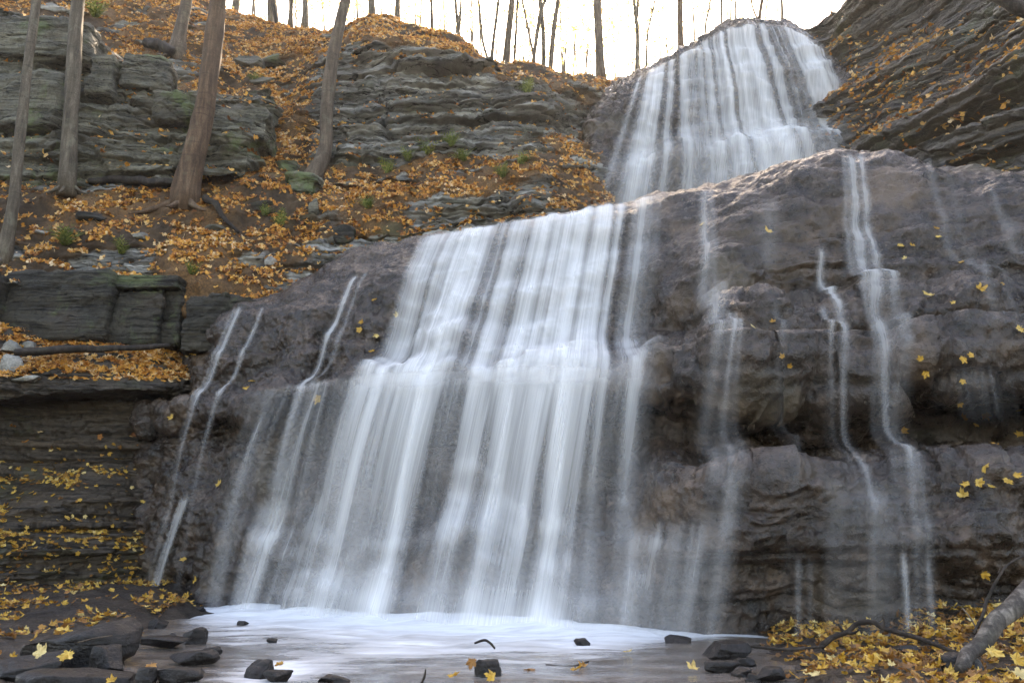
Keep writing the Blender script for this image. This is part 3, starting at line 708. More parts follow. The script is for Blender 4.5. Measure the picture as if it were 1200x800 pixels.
DMl = soft(DMs, 1, 6, .12)*(1-low) + soft(DMs, 1, 8, .40)*low
mf = empty('waterfall', U(620, 440, 9.2), 'middle cascade of white strands sliding down the sloping rock face', 'waterfall', WG)
child('water_veil', FA.mesh('middle_veil', DMl, 0, above), VE, mf)
child('water_spray', FA.mesh('middle_spray', .20*soft(DMs, 2, 8, .6), .06, above, (2, 2)), VE, mf)
lf = empty('waterfall', U(560, 740, 8.4), 'broad lower waterfall spraying out from the ledge into the foaming pool', 'waterfall', WG)
under = np.clip(_PX[1]-lipy(_PX[0]), 0, 400); boost = 1+1.1*np.exp(-under/70)-.50*sst(50, 260, under)
child('water_veil', FA.mesh('lower_veil', DMl*boost*.80, 0, below), VE, lf)
mist = blur(blur(DMs, 16, 1), 8, 0)
child('water_spray', FA.mesh('lower_spray', .15*mist + .14*soft(DMs, 2), .12, below, (2, 2)), VE, lf)
child('foot_mist', FA.mesh('foot_mist', .85*blur(mist, 12, 1)*sst(.75, .05, ZZ), .28, below, (2, 2)), VE, lf)
child('ledge_foam', FA.mesh('ledge_foam', np.minimum(.9, .9*blur(mist, 4, 1))*np.exp(-((PR(np.stack([np.broadcast_to(FA.X, DM.shape), FA.W, np.broadcast_to(ZZ, DM.shape)], -1))[1]-lipy(PR(np.stack([np.broadcast_to(FA.X, DM.shape), FA.W, np.broadcast_to(ZZ, DM.shape)], -1))[0])-2)/13.0)**2), .05, None, (2, 2)), VE, mf)
ff = empty('waterfall', U(275, 722, 10.3), 'thin fan of fine spray dripping off the ledge left of the broad lower fall', 'waterfall', WG)
child('water_veil', FA.mesh('fan_veil', 0.95*soft(DL, 1, 8, .45), .021), VF, ff)

def stream(label, path, S, seed, s0=.2, kick=.05, kmean=0.0, jit=.012, wide=4, amt=.3, N=700, stick=.09, end=None, cat='stream', fadez=None):
    """path: (px, py, width) of one or more springs the stream starts from"""
    rng = np.random.default_rng(seed); D = 0
    for (px, py, w_, k) in path:
        pxs = px + rng.normal(size=N)*w_*.20; Y0 = float(np.nanmedian(DA(np.full(9, px), py + np.arange(9.0)))); Q = U(pxs, np.full(N, py+3.0), Y0); xs, zs = Q[:, 0], Q[:, 2]; wm = max(np.std(xs)*3.0, .03)
        q = k*S*rng.lognormal(0, .5, N)*(wm/FA.hx)/N
        D = D + FA.flow(xs, zs, q, rng, s0, kick*.35, kmean, stick, jit*.5, -9 if end is None else float(U(px, end, float(DA(px, end)))[2]), .13)
    ztop = float(zs.max()); D = soft(D, 1, wide, amt)*np.interp(ZZ, [.2, 1.6, 2.6, 3.4], [.34, .45, .75, 1])*(1 if ztop > 2.4 else 1.9)*.68*sst(ztop+.02, ztop-.12, ZZ)
    if end is not None: ze = float(U(px, end, float(DA(px, end)))[2]); D = D*sst(ze, ze+.35, ZZ)
    return obj('trickle', FA.mesh('stream', D, .006+.0037*(seed-40)), VF, None, label, cat, WG)
stream('left strand of the pair of thin streams at the far left lip', [(287,356,9,1),(280,358,5,.6)], .95, 41, .30, .07, .02)
stream('right strand of the pair of thin streams at the far left lip', [(313,360,8,1)], .85, 42, .30, .07, .02)
stream('slender white stream crossing the bare rock left of the middle cascade', [(420,322,9,1),(432,318,8,.4)], 1.1, 43, .28, .10, .05)
stream('wispy stream down the brown apron left of the broad lower fall', [(338,572,30,1),(318,582,20,.7)], .9, 45, .2, .08, .0)
stream('curved trickle ending at the creek edge left of all the falls', [(236,572,12,1),(226,578,8,.7)], 1.4, 44, .5, .05, .0)
stream('tall single stream falling down the dark right hand rock', [(990,178,13,1),(1000,180,10,.8),(984,180,8,.5)], 0.9, 47, .22, .05, .0, N=1500)
stream('broken stream dropping from the lip just right of the middle cascade', [(822,226,13,1),(830,222,8,.6)], 0.5, 51, .22, .10, .0, N=1000)
stream('narrow stream off the middle right ledge ending at a bench', [(850,362,6,1),(856,364,5,.5)], 1.3, 52, .2, .09, 0)
stream('pale trickle left of the tall right hand stream', [(958,290,10,1)], .9, 53, .2, .08, 0)
stream('faint trickle over the dark hollow between ledges', [(940,346,8,1),(906,350,10,.4)], .7, 54, .2, .08, 0)
stream('faint curtain of drips under the high right ledge', [(896,236,34,1)], .2, 55, .2, .04, 0, wide=2, amt=.2, end=330)
stream('thin stream slanting over the far right shoulder of rock', [(1068,184,12,1),(1090,190,14,.5)], .22, 56, .0, .08, 0, end=420)
stream('faint trickle down the far right rock shoulder', [(1140,212,14,1),(1160,214,10,.5)], .22, 57, .2, .08, 0, end=440)
stream('row of drips beneath the long right hand overhang', [(1120,430,110,1)], .13, 62, .05, .02, 0, wide=1, amt=.1, N=160, end=520)
stream('short bright stream at the right end of the lower right rock', [(1050,636,8,1),(1046,640,8,.6)], 1.1, 49, .12, .04, 0)
stream('shortest thin stream at the right end of the lower right rock', [(1070,644,6,1)], .8, 50, .12, .04, 0)
stream('weak trickle near the centre of the lower right rock', [(914,640,8,1),(924,644,6,.6)], .7, 58, .1, .05, 0)
stream('thin wide film below the tall right hand stream on the lowest rock', [(1010,552,90,1),(970,556,50,.7)], .28, 48, .05, .07, 0, N=1200)
stream('weak trickle below the bench stream on the lower right rock', [(852,556,26,1)], .55, 59, .2, .06, 0)
# stepped cascade at the right foot of the lower fall
sf = empty('waterfall', U(760, 748, 7.6), 'small stepped cascade over low ledges at the right foot of the lower fall', 'waterfall', WG)
rng = np.random.default_rng(91); N_ = 3200; pxs = rng.uniform(738, 838, N_); pys = 612 - (pxs-738)*.14 + rng.normal(size=N_)*3
xs, zs = src(DA, pxs, pys); pys = pys + 16*perlin(np.stack([pxs*.05, 0*pxs, 0*pxs], -1)); xs, zs = src(DA, pxs, pys); q = .34*strandq((pxs-738)/100, 7, .15, 14.0, rng)*(.85/FA.hx)/N_
DS = FA.flow(xs, zs, q, rng, .18, .14, .03)
child('water_veil', FA.mesh('step_veil', soft(DS, 1, 6, .4)*sst(zs.max(), zs.max()-.40, ZZ), .034), VE, sf)

# -- upper fall
wf = empty('waterfall', U(850, 250, 14.3), 'tall white upper waterfall spreading over the rock headwall under the trees', 'waterfall', WG)
N_ = 12000; pxs = wr.uniform(748, 962, N_); u = (pxs-748)/214
pys = np.interp(pxs, [740, 765, 803, 850, 892, 925, 945, 962], [96, 84, 63, 37, 30, 35, 46, 60]) - 2
xs, zs = src(DB, pxs, pys)
qt = np.interp(u, np.linspace(0, 1, 15), [.6, .95, .75, .55, .35, .75, 1.25, 1.4, 1.3, 1.15, .55, .5, 1.0, 1.3, .6])
q = 1.45*qt*strandq(u, 13, 0, 21.0, wr)*(abs(xs.max()-xs.min())/FB.hx)/N_
DU = FB.flow(xs, zs, q, wr, np.interp(u, [0, .3, .7, 1], [.34, .10, -.03, -.10]), .04, 0.0, .08, .008, -9, .12, np.interp(u, [0, .25, .6, 1], [.32, .12, 0, -.10]))
# the left flank fans outward over the slanting rock
_bx = PR(np.stack([np.broadcast_to(FB.X, DU.shape), FB.W, np.broadcast_to(FB.Z[:, None], DU.shape)], -1)); DU = DU*sst(996, 972, _bx[0])
DU1 = soft(DU, 1, 6, .12)
child('water_veil', FB.mesh('upper_veil', DU1), VE, wf)
child('water_spray', FB.mesh('upper_spray', .16*soft(DU, 3, 16, .7), .12, None, (2, 2)), VE, wf)
ZB = FB.Z[:, None]
child('foot_mist', FB.mesh('foot_mist', .6*blur(soft(DU, 3, 20, .8), 6, 0)*sst(9.2, 7.6, ZB), .30, None, (2, 2)), VE, wf)
# ------------------------------------------------------------------ leaves
def maple_outline(rng, n_var=1):
    lobes = [(90, 1.0), (38, .86), (-22, .60), (142, .86), (202, .60)]
    pts = []
    for ang, r in sorted(lobes, key=lambda t: t[0]):
        for da, rr in ((-17, .74), (-8, .80), (0, 1.0), (8, .80), (17, .74)):
            a = math.radians(ang+da+rng.uniform(-4, 4)); pts.append((math.cos(a)*r*rr*rng.uniform(.9, 1.08), math.sin(a)*r*rr*rng.uniform(.9, 1.08)))
        a = math.radians(ang+26); pts.append((math.cos(a)*.50, math.sin(a)*.50))
    pts.append((.05, -.22)); pts.append((0, -.5)); pts.append((-.05, -.22))
    P = np.array(pts); a = np.arctan2(P[:, 1], P[:, 0]); 
    o = np.argsort(np.mod(a + math.pi/2 + .02, 2*math.pi), kind='stable')
    return P[o]
def leaf_variants(n, simple=False):
    out = []
    for k in range(n):
        rng = random.Random(100+k)
        if simple:
            a = np.array([-90, -50, -8, 20, 55, 90, 125, 160, 188, 230]); r = np.array([.35, .45, .8, .4, .9, 1.0, .9, .4, .8, .45])
            a = np.radians(a + np.array([rng.uniform(-6, 6) for _ in a])); r = r*np.array([rng.uniform(.85, 1.1) for _ in r])
            P = np.stack([np.cos(a)*r, np.sin(a)*r], -1)
        else: P = maple_outline(rng)
        P = np.vstack([[0, -.02], P])
        rad = np.hypot(P[:, 0], P[:, 1])
        z = rng.uniform(.10, .75)*rad**2*np.array([rng.uniform(.4, 1.5) for _ in rad]) + rng.uniform(-.15, .15)*P[:, 0] - rng.uniform(0, .25)*np.abs(P[:, 0])
        m = len(P)-1
        F = np.array([(0, 1+i, 1+(i+1) % m) for i in range(m)])
        out.append((np.column_stack([P, z]), F))
    return out
LV_S = leaf_variants(10, True); LV_F = leaf_variants(8)

def leaves_mesh(name, pts, nrm, size, tone, variants, rng, tilt=.5, lift=.012):
    n = len(pts); V, F, T = [], [], []; base = 0
    nrm = nrm + rng.normal(size=(n, 3))*tilt*.5; nrm /= np.linalg.norm(nrm, axis=1)[:, None]
    a = rng.normal(size=(n, 3)); t = np.cross(nrm, a); t /= np.linalg.norm(t, axis=1)[:, None]+1e-9; b = np.cross(nrm, t)
    vi = rng.integers(0, len(variants), n)
    for k, (lp, lf_) in enumerate(variants):
        s = np.where(vi == k)[0]
        if not len(s): continue
        q = pts[s][:, None] + size[s][:, None, None]*(lp[None, :, :1]*t[s][:, None] + lp[None, :, 1:2]*b[s][:, None] + lp[None, :, 2:]*nrm[s][:, None]) + lift*nrm[s][:, None]
        m = len(lp); V.append(q.reshape(-1, 3))
        F.append((lf_[None] + base + (np.arange(len(s))*m)[:, None, None]).reshape(-1, 3)); base += m*len(s)
        T.append(np.repeat(tone[s], len(lf_)))
    return raw_mesh(name, np.concatenate(V), np.concatenate(F), {'tone': ('FLOAT', 'FACE', np.concatenate(T))}, False)

def scatter(P, Nn, weight, n, rng):
    du = np.linalg.norm(np.gradient(P, axis=1), axis=2); dv = np.linalg.norm(np.gradient(P, axis=0), axis=2)
    w = (du*dv*weight).ravel(); w = np.where(np.isfinite(w), np.maximum(w, 0), 0)
    c = np.cumsum(w); idx = np.searchsorted(c, rng.random(n)*c[-1]); idx = np.clip(idx, 0, len(c)-1)
    p = P.reshape(-1, 3)[idx]; nn = Nn.reshape(-1, 3)[idx]
    j = np.stack([du.ravel()[idx]*(rng.random(n)-.5), 0*rng.random(n), 0*rng.random(n)], -1)
    return p + j, nn
def infrm(P, m=60):
    x, y = PR(P); return (x > -m) & (x < 1200+m) & (y > -m) & (y < 800+m) & (P[..., 1] > 2)

# hillside litter
up = np.clip(NH[..., 2], 0, 1)
cl = fbm(PH*np.array([.9, .9, 1.5])+3, 4); cl2 = fbm(PH*3+13, 3)
hx, hy = PR(PH)
wgt = sst(.40, .72, up)*np.clip(.05 + 1.0*sst(-.30, .40, cl + .7*cl2), 0, 2)*sst(.75, .25, rocky)*(PH[..., 1] < 21.8)*infrm(PH, 40)*sst(-.02, .12, -(NH*(PH-np.array([0, 0, CAMZ]))).sum(-1)/np.linalg.norm(PH, axis=2))*np.where((hx > 0) & (hx < 300) & (hy < 195) & (hy > 95), .1, 1)
cliffy = (hx > 385)*(hx < 700)*sst(62, 85, hy)*sst(200, 165, hy)
wgt = wgt*(1-.85*cliffy) + .25*(1-.8*cliffy)*sst(.15, .5, up)*sst(.1, .5, cl2)*infrm(PH, 100)*(PH[..., 1] < 24)
n = 115000
pts, nn = scatter(PH, NH, wgt, n, RNG)
tone = np.clip(RNG.beta(1.2, 1.25, n)*.95 + .20*perlin(pts*.8), 0, 1)
obj('fallen_leaves', leaves_mesh('hill_litter', pts, nn, RNG.uniform(.028, .064, n), tone, LV_S, RNG, .75), M['litter'], None, 'orange and tan fallen leaves carpeting the gorge slope', 'leaf litter', None, 'stuff')
# right cliff ledges
NC = gnormal(PC); NC = -NC if NC[:, :, 1].mean() > 0 else NC
cx, cy = PR(PC)
band = 0
for (xa, ya, xb, yb, s) in ((960,52,1100,40,9),(1000,72,1200,28,9),(980,108,1190,55,8),(1080,118,1205,58,10),(1090,150,1205,112,9),(1120,180,1180,168,8),(1140,198,1200,200,8),(960,100,1060,110,22),(970,140,1060,150,16),(1050,64,1140,52,7)):
    yl = ya + (cx-xa)*(yb-ya)/(xb-xa); band = band + np.exp(-((cy-yl)/s)**2)*(cx > xa-15)*(cx < xb+15)
wgt = (np.clip(band, 0, 1.5)*(.25+sst(-.1, .5, fbm(PC*2.5, 3))) + .06*sst(.1, .5, NC[..., 2]))*infrm(PC, 30)*(.3+sst(-.1, .45, NC[..., 2]))
n = 3600
pts, nn = scatter(PC, NC, wgt, n, RNG); nn = nn + np.array([0, 0, .6])
obj('fallen_leaves', leaves_mesh('cliff_litter', pts, nn, RNG.uniform(.035, .08, n), np.clip(RNG.beta(1.6, 1.3, n), 0, 1), LV_S, RNG, .8), M['litter'], None, 'orange and yellow leaves caught on the ledges of the right cliff', 'leaf litter', None, 'stuff')
# upper-left cliff tops
NF = gnormal(PF); NF = -NF if NF[:, :, 1].mean() > 0 else NF
wgt = sst(.45, .8, NF[..., 2])*infrm(PF, 60)*(.2+sst(-.2, .4, fbm(PF*1.5, 3)))
n = 1500; pts, nn = scatter(PF, NF, wgt, n, RNG)
obj('fallen_leaves', leaves_mesh('ledge_litter', pts, nn, RNG.uniform(.04, .085, n), RNG.beta(1.6, 1.6, n), LV_S, RNG, .7), M['litter'], None, 'brown leaves lying on the mossy upper left cliff', 'leaf litter', None, 'stuff')
# shelf and bank
gx_, gy_ = PR(PG)
sh = sst(.40, .75, NG[..., 2])*sst(448, 440, gy_)*1.0*(.35+sst(-.4, .3, fbm(PG*2+5, 3)))
sl = .42*sst(540, 565, gy_)*sst(.0, .5, fbm(PG*1.8+9, 3))*(.12+sst(.15, .6, NG[..., 2])) + .015*sst(470, 560, gy_)
wgt = (sh+sl)*infrm(PG, 60)
n = 8500; pts, nn = scatter(PG, NG, wgt, n, RNG); nn = nn + np.array([0, 0, .4])
lowp = sst(500, 540, PR(pts)[1])
tone = np.clip(RNG.beta(1.7, 1.4, n) , 0, 1)
up_ = lowp < .5
obj('fallen_leaves', leaves_mesh('shelf_litter', pts[up_], nn[up_], RNG.uniform(.045, .085, up_.sum()), tone[up_], LV_F, RNG, .7), M['litter'], None, 'tan and orange leaves covering the rock shelf above the undercut bank', 'leaf litter', None, 'stuff')
dn = ~up_
obj('fallen_leaves', leaves_mesh('bank_litter', pts[dn], nn[dn], RNG.uniform(.030, .062, dn.sum()), tone[dn], LV_F, RNG, .6), M['yellow'], None, 'yellow leaves scattered on the dark bank beside the creek', 'leaf litter', None, 'stuff')
# right foreground
BX, BY = np.meshgrid(np.linspace(.6, 5.2, 200), np.linspace(3.6, 7.4, 160))
PBk = np.stack([BX, BY, np.maximum(bed_z(BX, BY), .004)], -1)
bpx, bpy_ = PR(PBk)
q = np.stack([BX, BY, 0*BX], -1)
wgt = sst(-.03, .05, bed_z(BX, BY) + .06*fbm(q*2.5, 3))*(.45+sst(-.4, .4, fbm(q*3, 3)))
NB = np.zeros_like(PBk); NB[..., 2] = 1
n = 3400; pts, nn = scatter(PBk, NB, wgt, n, RNG); pts[:, 2] += RNG.uniform(0, .05, n)
obj('fallen_leaves', leaves_mesh('creekside_litter', pts, nn, RNG.uniform(.028, .055, n), RNG.beta(.9, 1.4, n), LV_F, RNG, .75), M['yellow'], None, 'heap of wet yellow leaves on the right bank of the creek', 'leaf litter', None, 'stuff')
# left creek edge
BX, BY = np.meshgrid(np.linspace(-7, -1.2, 200), np.linspace(4.4, 12, 200))
PBl = np.stack([BX, BY, np.maximum(bed_z(BX, BY), .004)], -1); q = np.stack([BX, BY, 0*BX], -1)
wgt = sst(.0, .08, bed_z(BX, BY)+.05*fbm(q*2, 3))*sst(-.1, .5, fbm(q*1.7+4, 3)) + .0
NB = np.zeros_like(PBl); NB[..., 2] = 1
n = 1000; pts, nn = scatter(PBl, NB, wgt, n, RNG); pts[:, 2] += RNG.uniform(0, .03, n)
obj('fallen_leaves', leaves_mesh('left_creek_litter', pts, nn, RNG.uniform(.03, .06, n), RNG.beta(1.0, 1.4, n), LV_F, RNG, .9), M['yellow'], None, 'wet yellow and brown leaves along the left edge of the creek', 'leaf litter', None, 'stuff')

# single leaves one can point to
LEAFM = {}
def single_leaf(px, py, surf, size, tone, label, group=None, lift=.0, P=None, nvec=None):
    k = (random.randrange(8), tone)
    if k not in LEAFM:
        lp, lf_ = LV_F[k[0]]
        LEAFM[k] = raw_mesh('maple_leaf', lp, lf_, {'tone': ('FLOAT', 'FACE', np.full(len(lf_), tone))}, False)
    if P is None:
        Y = float(surf(px, py)); P = U(px, py, Y-.03)
        A = U(px-6, py, float(surf(px-6, py))); B = U(px+6, py, float(surf(px+6, py))); C = U(px, py-6, float(surf(px, py-6))); D = U(px, py+6, float(surf(px, py+6)))
        nv = np.cross(B-A, C-D); nv = nv/np.linalg.norm(nv)
        if nv[1] > 0: nv = -nv
        nv = nv*.9 + np.array([random.uniform(-.45, .45), -.15, random.uniform(.1, .8)])
    else: nv = np.array(nvec if nvec is not None else (random.uniform(-.3, .3), -.35, 1.0))
    o = obj('maple_leaf', LEAFM[k], M['yellow'], None, label, 'leaf', group)
    o.location = P; o.scale = (size,)*3
    qn = Vector(nv).normalized().to_track_quat('Z', 'Y'); e = qn.to_matrix().to_4x4()
    from mathutils import Matrix
    o.rotation_euler = (e @ Matrix.Rotation(random.uniform(0, 6.28), 4, 'Z')).to_euler()
    return o
zones = [
 ('large bright yellow maple leaf on the dark rock near the right edge', [(1148,339,.105,.62)]),
 ('large pale orange leaf left of the big yellow one', [(1091,346,.10,.9)]),
 ('yellow leaf stuck high on the rock under the upper lip', [(902,272,.10,.8)]),
 ('yellow leaf beside the broken stream right of the middle cascade', [(822,263,.085,.85)]),
 ('small leaf on the rock between the tall stream and the far right trickle', [(1055,287,.07,.8),(1070,288,.06,.55),(1060,303,.05,.9),(1099,268,.06,.5),(1098,277,.06,.85),(1126,307,.06,.6),(1118,354,.05,.8),(1175,333,.06,.5)]),
 ('small leaf on the block of rock below the middle right ledge', [(912,365,.07,.8),(906,377,.06,.4),(885,384,.08,.95),(917,418,.05,.45),(925,430,.05,.5)]),
 ('yellow leaf at the edge of the long right overhang', [(1079,421,.06,.6),(1085,437,.07,.6),(1129,420,.08,.6),(1139,416,.06,.55),(1067,457,.06,.6),(1118,450,.08,.55),(1110,452,.06,.6),(1138,449,.09,.7),(1139,459,.07,.6),(1128,446,.06,.65),(1195,385,.09,.85)]),
 ('small leaf on the rock below the long right overhang', [(1058,503,.08,.55),(1155,486,.09,.6),(1195,480,.07,.8),(1196,508,.09,.85),(1125,473,.06,.7),(1151,474,.06,.6),(1129,490,.08,.35),(1145,498,.06,.8),(1168,520,.06,.4)]),
 ('clump of yellow leaves lying on the lower right bench', [(1155,545,.09,.8),(1163,542,.08,.85),(1147,549,.08,.75),(1160,549,.07,.6)]),
 ('single leaf on the lower right bench near the leaf clump', [(1129,581,.09,.85),(1133,566,.07,.7),(1146,565,.08,.75),(1181,563,.08,.7),(1160,569,.06,.8),(1190,556,.07,.6)]),
 ('leaf lying on the bench left of the thin film of water', [(920,553,.08,.7),(934,542,.06,.6)]),
 ('lone yellow leaf on the rock above the leaning log', [(1153,672,.07,.62)]),
 ('leaf on bare rock between the slender stream and the middle cascade', [(439,351,.08,.55),(465,370,.08,.9),(422,378,.08,.5),(422,387,.09,.55),(442,393,.08,.9),(437,411,.08,.6),(442,433,.07,.7)]),
 ('leaf beside the faint trickle on the left bare rock', [(294,446,.09,.6),(291,454,.09,.7)]),
 ('yellow leaf resting on the lip of the lower ledge', [(373,467,.12,.75)]),
 ('leaf on the dark rock shoulder left of the paired streams', [(201,440,.09,.65),(203,449,.08,.7),(202,488,.09,.75),(230,413,.12,.8),(222,416,.1,.75),(238,409,.09,.85),(216,383,.12,.45),(246,370,.1,.6),(197,396,.11,.55),(210,402,.1,.7)]),
 ('yellow leaf on the brown apron beside the curved trickle', [(255,568,.1,.8),(216,654,.09,.65),(228,681,.09,.7),(150,640,.09,.6)]),
]
for lab, pts_ in zones:
    grp = 'leaves stuck to the wet rock: ' + lab if len(pts_) > 1 else None
    for (x, y, s, t) in pts_:
        single_leaf(x, y, DA, s*.82, t, lab, grp)
# ------------------------------------------------------------------ tubes, trees
def tube(path, rad, sides=10, rough=.0, seed=0.0, cap=True):
    """tapered tube along a 3D path -> V, F(quads)"""
    p = np.array(path, float); r = np.array(rad, float); n = len(p)
    t = np.gradient(p, axis=0); t /= np.linalg.norm(t, axis=1)[:, None]+1e-9
    ref = np.array([0, 1., 0]) if abs(t[:, 1]).mean() < .8 else np.array([1., 0, 0])
    a = np.cross(t, ref); a /= np.linalg.norm(a, axis=1)[:, None]+1e-9; b = np.cross(t, a)
    th = np.linspace(0, 2*math.pi, sides, endpoint=False)
    ring = np.cos(th)[None, :, None]*a[:, None] + np.sin(th)[None, :, None]*b[:, None]
    rr = np.broadcast_to(r[:, None], (n, sides)).copy()
    if rough: rr = rr*(1 + rough*fbm(np.concatenate([ring*1.2, ], -1)*1.3 + p[:, None]*1.1 + seed, 3))
    V = (p[:, None] + ring*rr[..., None]).reshape(-1, 3)
    i = np.arange(n-1)[:, None]*sides; j = np.arange(sides)[None]; jn = (j+1) % sides
    F = np.stack([i+j, i+jn, i+sides+jn, i+sides+j], -1).reshape(-1, 4)
    if cap:
        V = np.vstack([V, p[:1], p[-1:]]); c0, c1 = n*sides, n*sides+1
        jj = np.arange(sides); kk = (jj+1) % sides
        F = np.vstack([F, np.stack([jj, np.full(sides, c0), np.full(sides, c0), kk], -1), np.stack([(n-1)*sides+jj, (n-1)*sides+kk, np.full(sides, c1), np.full(sides, c1)], -1)])
    return V, F
def merge(parts):
    V, F, b = [], [], 0
    for v, f in parts: V.append(v); F.append(f+b); b += len(v)
    return np.concatenate(V), np.concatenate(F)
def tube_mesh(name, parts):
    """quads, with cap triangles written as real triangles"""
    V, F = merge(parts); me = bpy.data.meshes.new(name)
    fl = [tuple(dict.fromkeys(f)) for f in F.tolist()]
    me.from_pydata(V.tolist(), [], fl); me.polygons.foreach_set('use_smooth', np.ones(len(fl), bool)); me.update(); return me
def smooth_path(p, n):
    p = np.array(p, float); k = np.concatenate([[0], np.cumsum(np.linalg.norm(np.diff(p[:, :3], axis=0), axis=1))])
    return pchip(k, p, np.linspace(0, k[-1], n))

CROWNS = []
def crown_mesh(k):
    rng = np.random.default_rng(700+k); n = 170
    c = rng.normal(size=(9, 3))*np.array([1.3, 1.3, 1.2]); w = rng.integers(0, 9, n)
    pts = c[w] + rng.normal(size=(n, 3))*.55
    return leaves_mesh('crown', pts, rng.normal(size=(n, 3)), rng.uniform(.07, .14, n), rng.random(n), LV_S, rng, .5)
for k in range(3): CROWNS.append(crown_mesh(k))

def tree(label, group, path, mat, top_h, seed, flare=1.0, forks=(), roots=0, crown=True, rough=.14, sides=14, lean=None, crown_s=1.0):
    """path: (px,py,Y,width in photo pixels) from the ground up; the stem goes on to top_h metres above its base"""
    rng = random.Random(seed)
    W = [U(x, y, Y) for x, y, Y, w in path]
    R = [.5*w*(P[1]*CP+(P[2]-CAMZ)*SP)/FPX for (x, y, Y, w), P in zip(path, W)]
    base = W[0].copy(); pp = [np.append(P, r) for P, r in zip(W, R)]
    d = W[-1]-W[-2]; d = d/np.linalg.norm(d)
    P = W[-1].copy(); r = R[-1]; rest = top_h - (P[2]-base[2])
    k = max(3, int(rest/1.6)); limbs = []
    for i in range(k):
        d = d*.75 + np.array([rng.uniform(-.10, .10), rng.uniform(-.10, .10), .30]); d /= np.linalg.norm(d)
        P = P + d*rest/k; r = R[-1]*(1-.85*(i+1)/k); pp.append(np.append(P, max(r, .012))); limbs.append(P.copy())
    sp = smooth_path(pp, 14+3*len(pp))
    h = np.linalg.norm(sp[:, :3]-base, axis=1)
    rad = sp[:, 3]*(1+flare*np.exp(-h/(R[0]*2.2)))
    pts = sp[:, :3].copy(); pts[0, 2] -= .15
    root = empty('tree', base, label, 'tree', group)
    loc = lambda parts: [(v-base, f) for v, f in parts]
    tparts = [tube(pts, rad, sides, rough, seed*.7)]
    for q in range(roots):
        a = q*6.283/roots + rng.uniform(-.4, .4); L = R[0]*rng.uniform(2.2, 4.0)
        rp = [base + np.array([math.cos(a)*s*L, math.sin(a)*s*L, .22*(1-s)**2-.03 - .10*s + (.25 if math.sin(a) > 0 else -.35)*s*L*.6]) for s in np.linspace(.05, 1, 7)]
        tparts.append(tube(rp, R[0]*np.linspace(.34, .06, 7), 7, .2, q))
    obj('trunk', tube_mesh('trunk', loc(tparts)), mat, root)
    bparts = []
    for f in forks:                                                   # forks one can see: ((px,py,Y,w), ...)
        fw = [U(x, y, Y) for x, y, Y, w in f]; fr = [.5*w*(p[1]*CP+(p[2]-CAMZ)*SP)/FPX for (x, y, Y, w), p in zip(f, fw)]
        dd = fw[-1]-fw[-2]; dd = dd/np.linalg.norm(dd)
        fp = [np.append(p, r_) for p, r_ in zip(fw, fr)] + [np.append(fw[-1]+dd*s+np.array([0, 0, .15*s]), fr[-1]*(1-.3*s/1.2)) for s in (1.2, 2.4)]
        s_ = smooth_path(fp, 16); bparts.append(tube(s_[:, :3], np.maximum(s_[:, 3], .006), 7, .1, seed))
    for i, L0 in enumerate(limbs):
        for q in range(2 if crown_s == 1.0 else 1):
            a = rng.uniform(0, 6.283); L = rng.uniform(1.0, 2.2)*crown_s
            bp = [L0 + np.array([math.cos(a)*L*s, math.sin(a)*L*s, .55*L*s + rng.uniform(-.05, .05)]) for s in np.linspace(0, 1, 6)]
            bparts.append(tube(bp, np.linspace(.35, .08, 6)*max(R[-1]*(1-.7*i/k), .02), 6))
    for bp_ in bparts: obj('branch', tube_mesh('branch', loc([bp_])), mat, root)
    if crown:
        c = obj('crown', CROWNS[seed % 3], M['crown'], root); c.location = Vector(limbs[-1]-base) - Vector((0, 0, .4)); c.scale = (crown_s,)*3
        c.rotation_euler = (0, 0, rng.uniform(0, 6))
    return root

GS = 'slender trees growing on the leafy slope'
yh = lambda x, y: float(DH(x, y))
def onhill(x, y, dy=0.0): return yh(x, y) + dy
Y1 = onhill(8, 300)
tree('thin pale trunk at the left edge rooted above the dark block wall', GS, [(4,308,Y1,16),(14,250,Y1,13),(22,180,Y1,11.5),(31,90,Y1,10.5),(43,0,Y1,10)], M['pale'], 11, 1, .35, roots=5)
Y2 = 13.1
tree('straight pale grey trunk in front of the mossy upper left cliff', GS, [(79,222,Y2,19),(82,160,Y2,17),(86,90,Y2,16),(92,0,Y2,14)], M['pale'], 12, 2, .15, roots=6)
Y3 = onhill(217, 238)-.05
tree('thickest brown trunk with a swollen base leaning right on the slope', GS, [(215,242,Y3,32),(222,205,Y3,28),(232,165,Y3,25),(240,120,Y3,22),(248,60,Y3,21),(256,0,Y3,18)], M['brown'], 13, 3, .12, roots=7, rough=.22)
Y4 = onhill(206, 62)
tree('grey trunk with gnarled roots above the upper left cliff', GS, [(206,70,Y4,17),(211,40,Y4,13),(219,0,Y4,12)], M['bark'], 9, 4, .8, roots=6)
Y5 = onhill(372, 200)
tree('curved trunk sweeping up from a bent foot in front of the central cliff', GS, [(358,216,Y5-.2,20),(372,198,Y5-.1,18),(382,172,Y5,15),(383,130,Y5,15),(388,80,Y5,14),(398,30,Y5,13),(408,-10,Y5,12)], M['bark'], 11, 5, .3, roots=4)

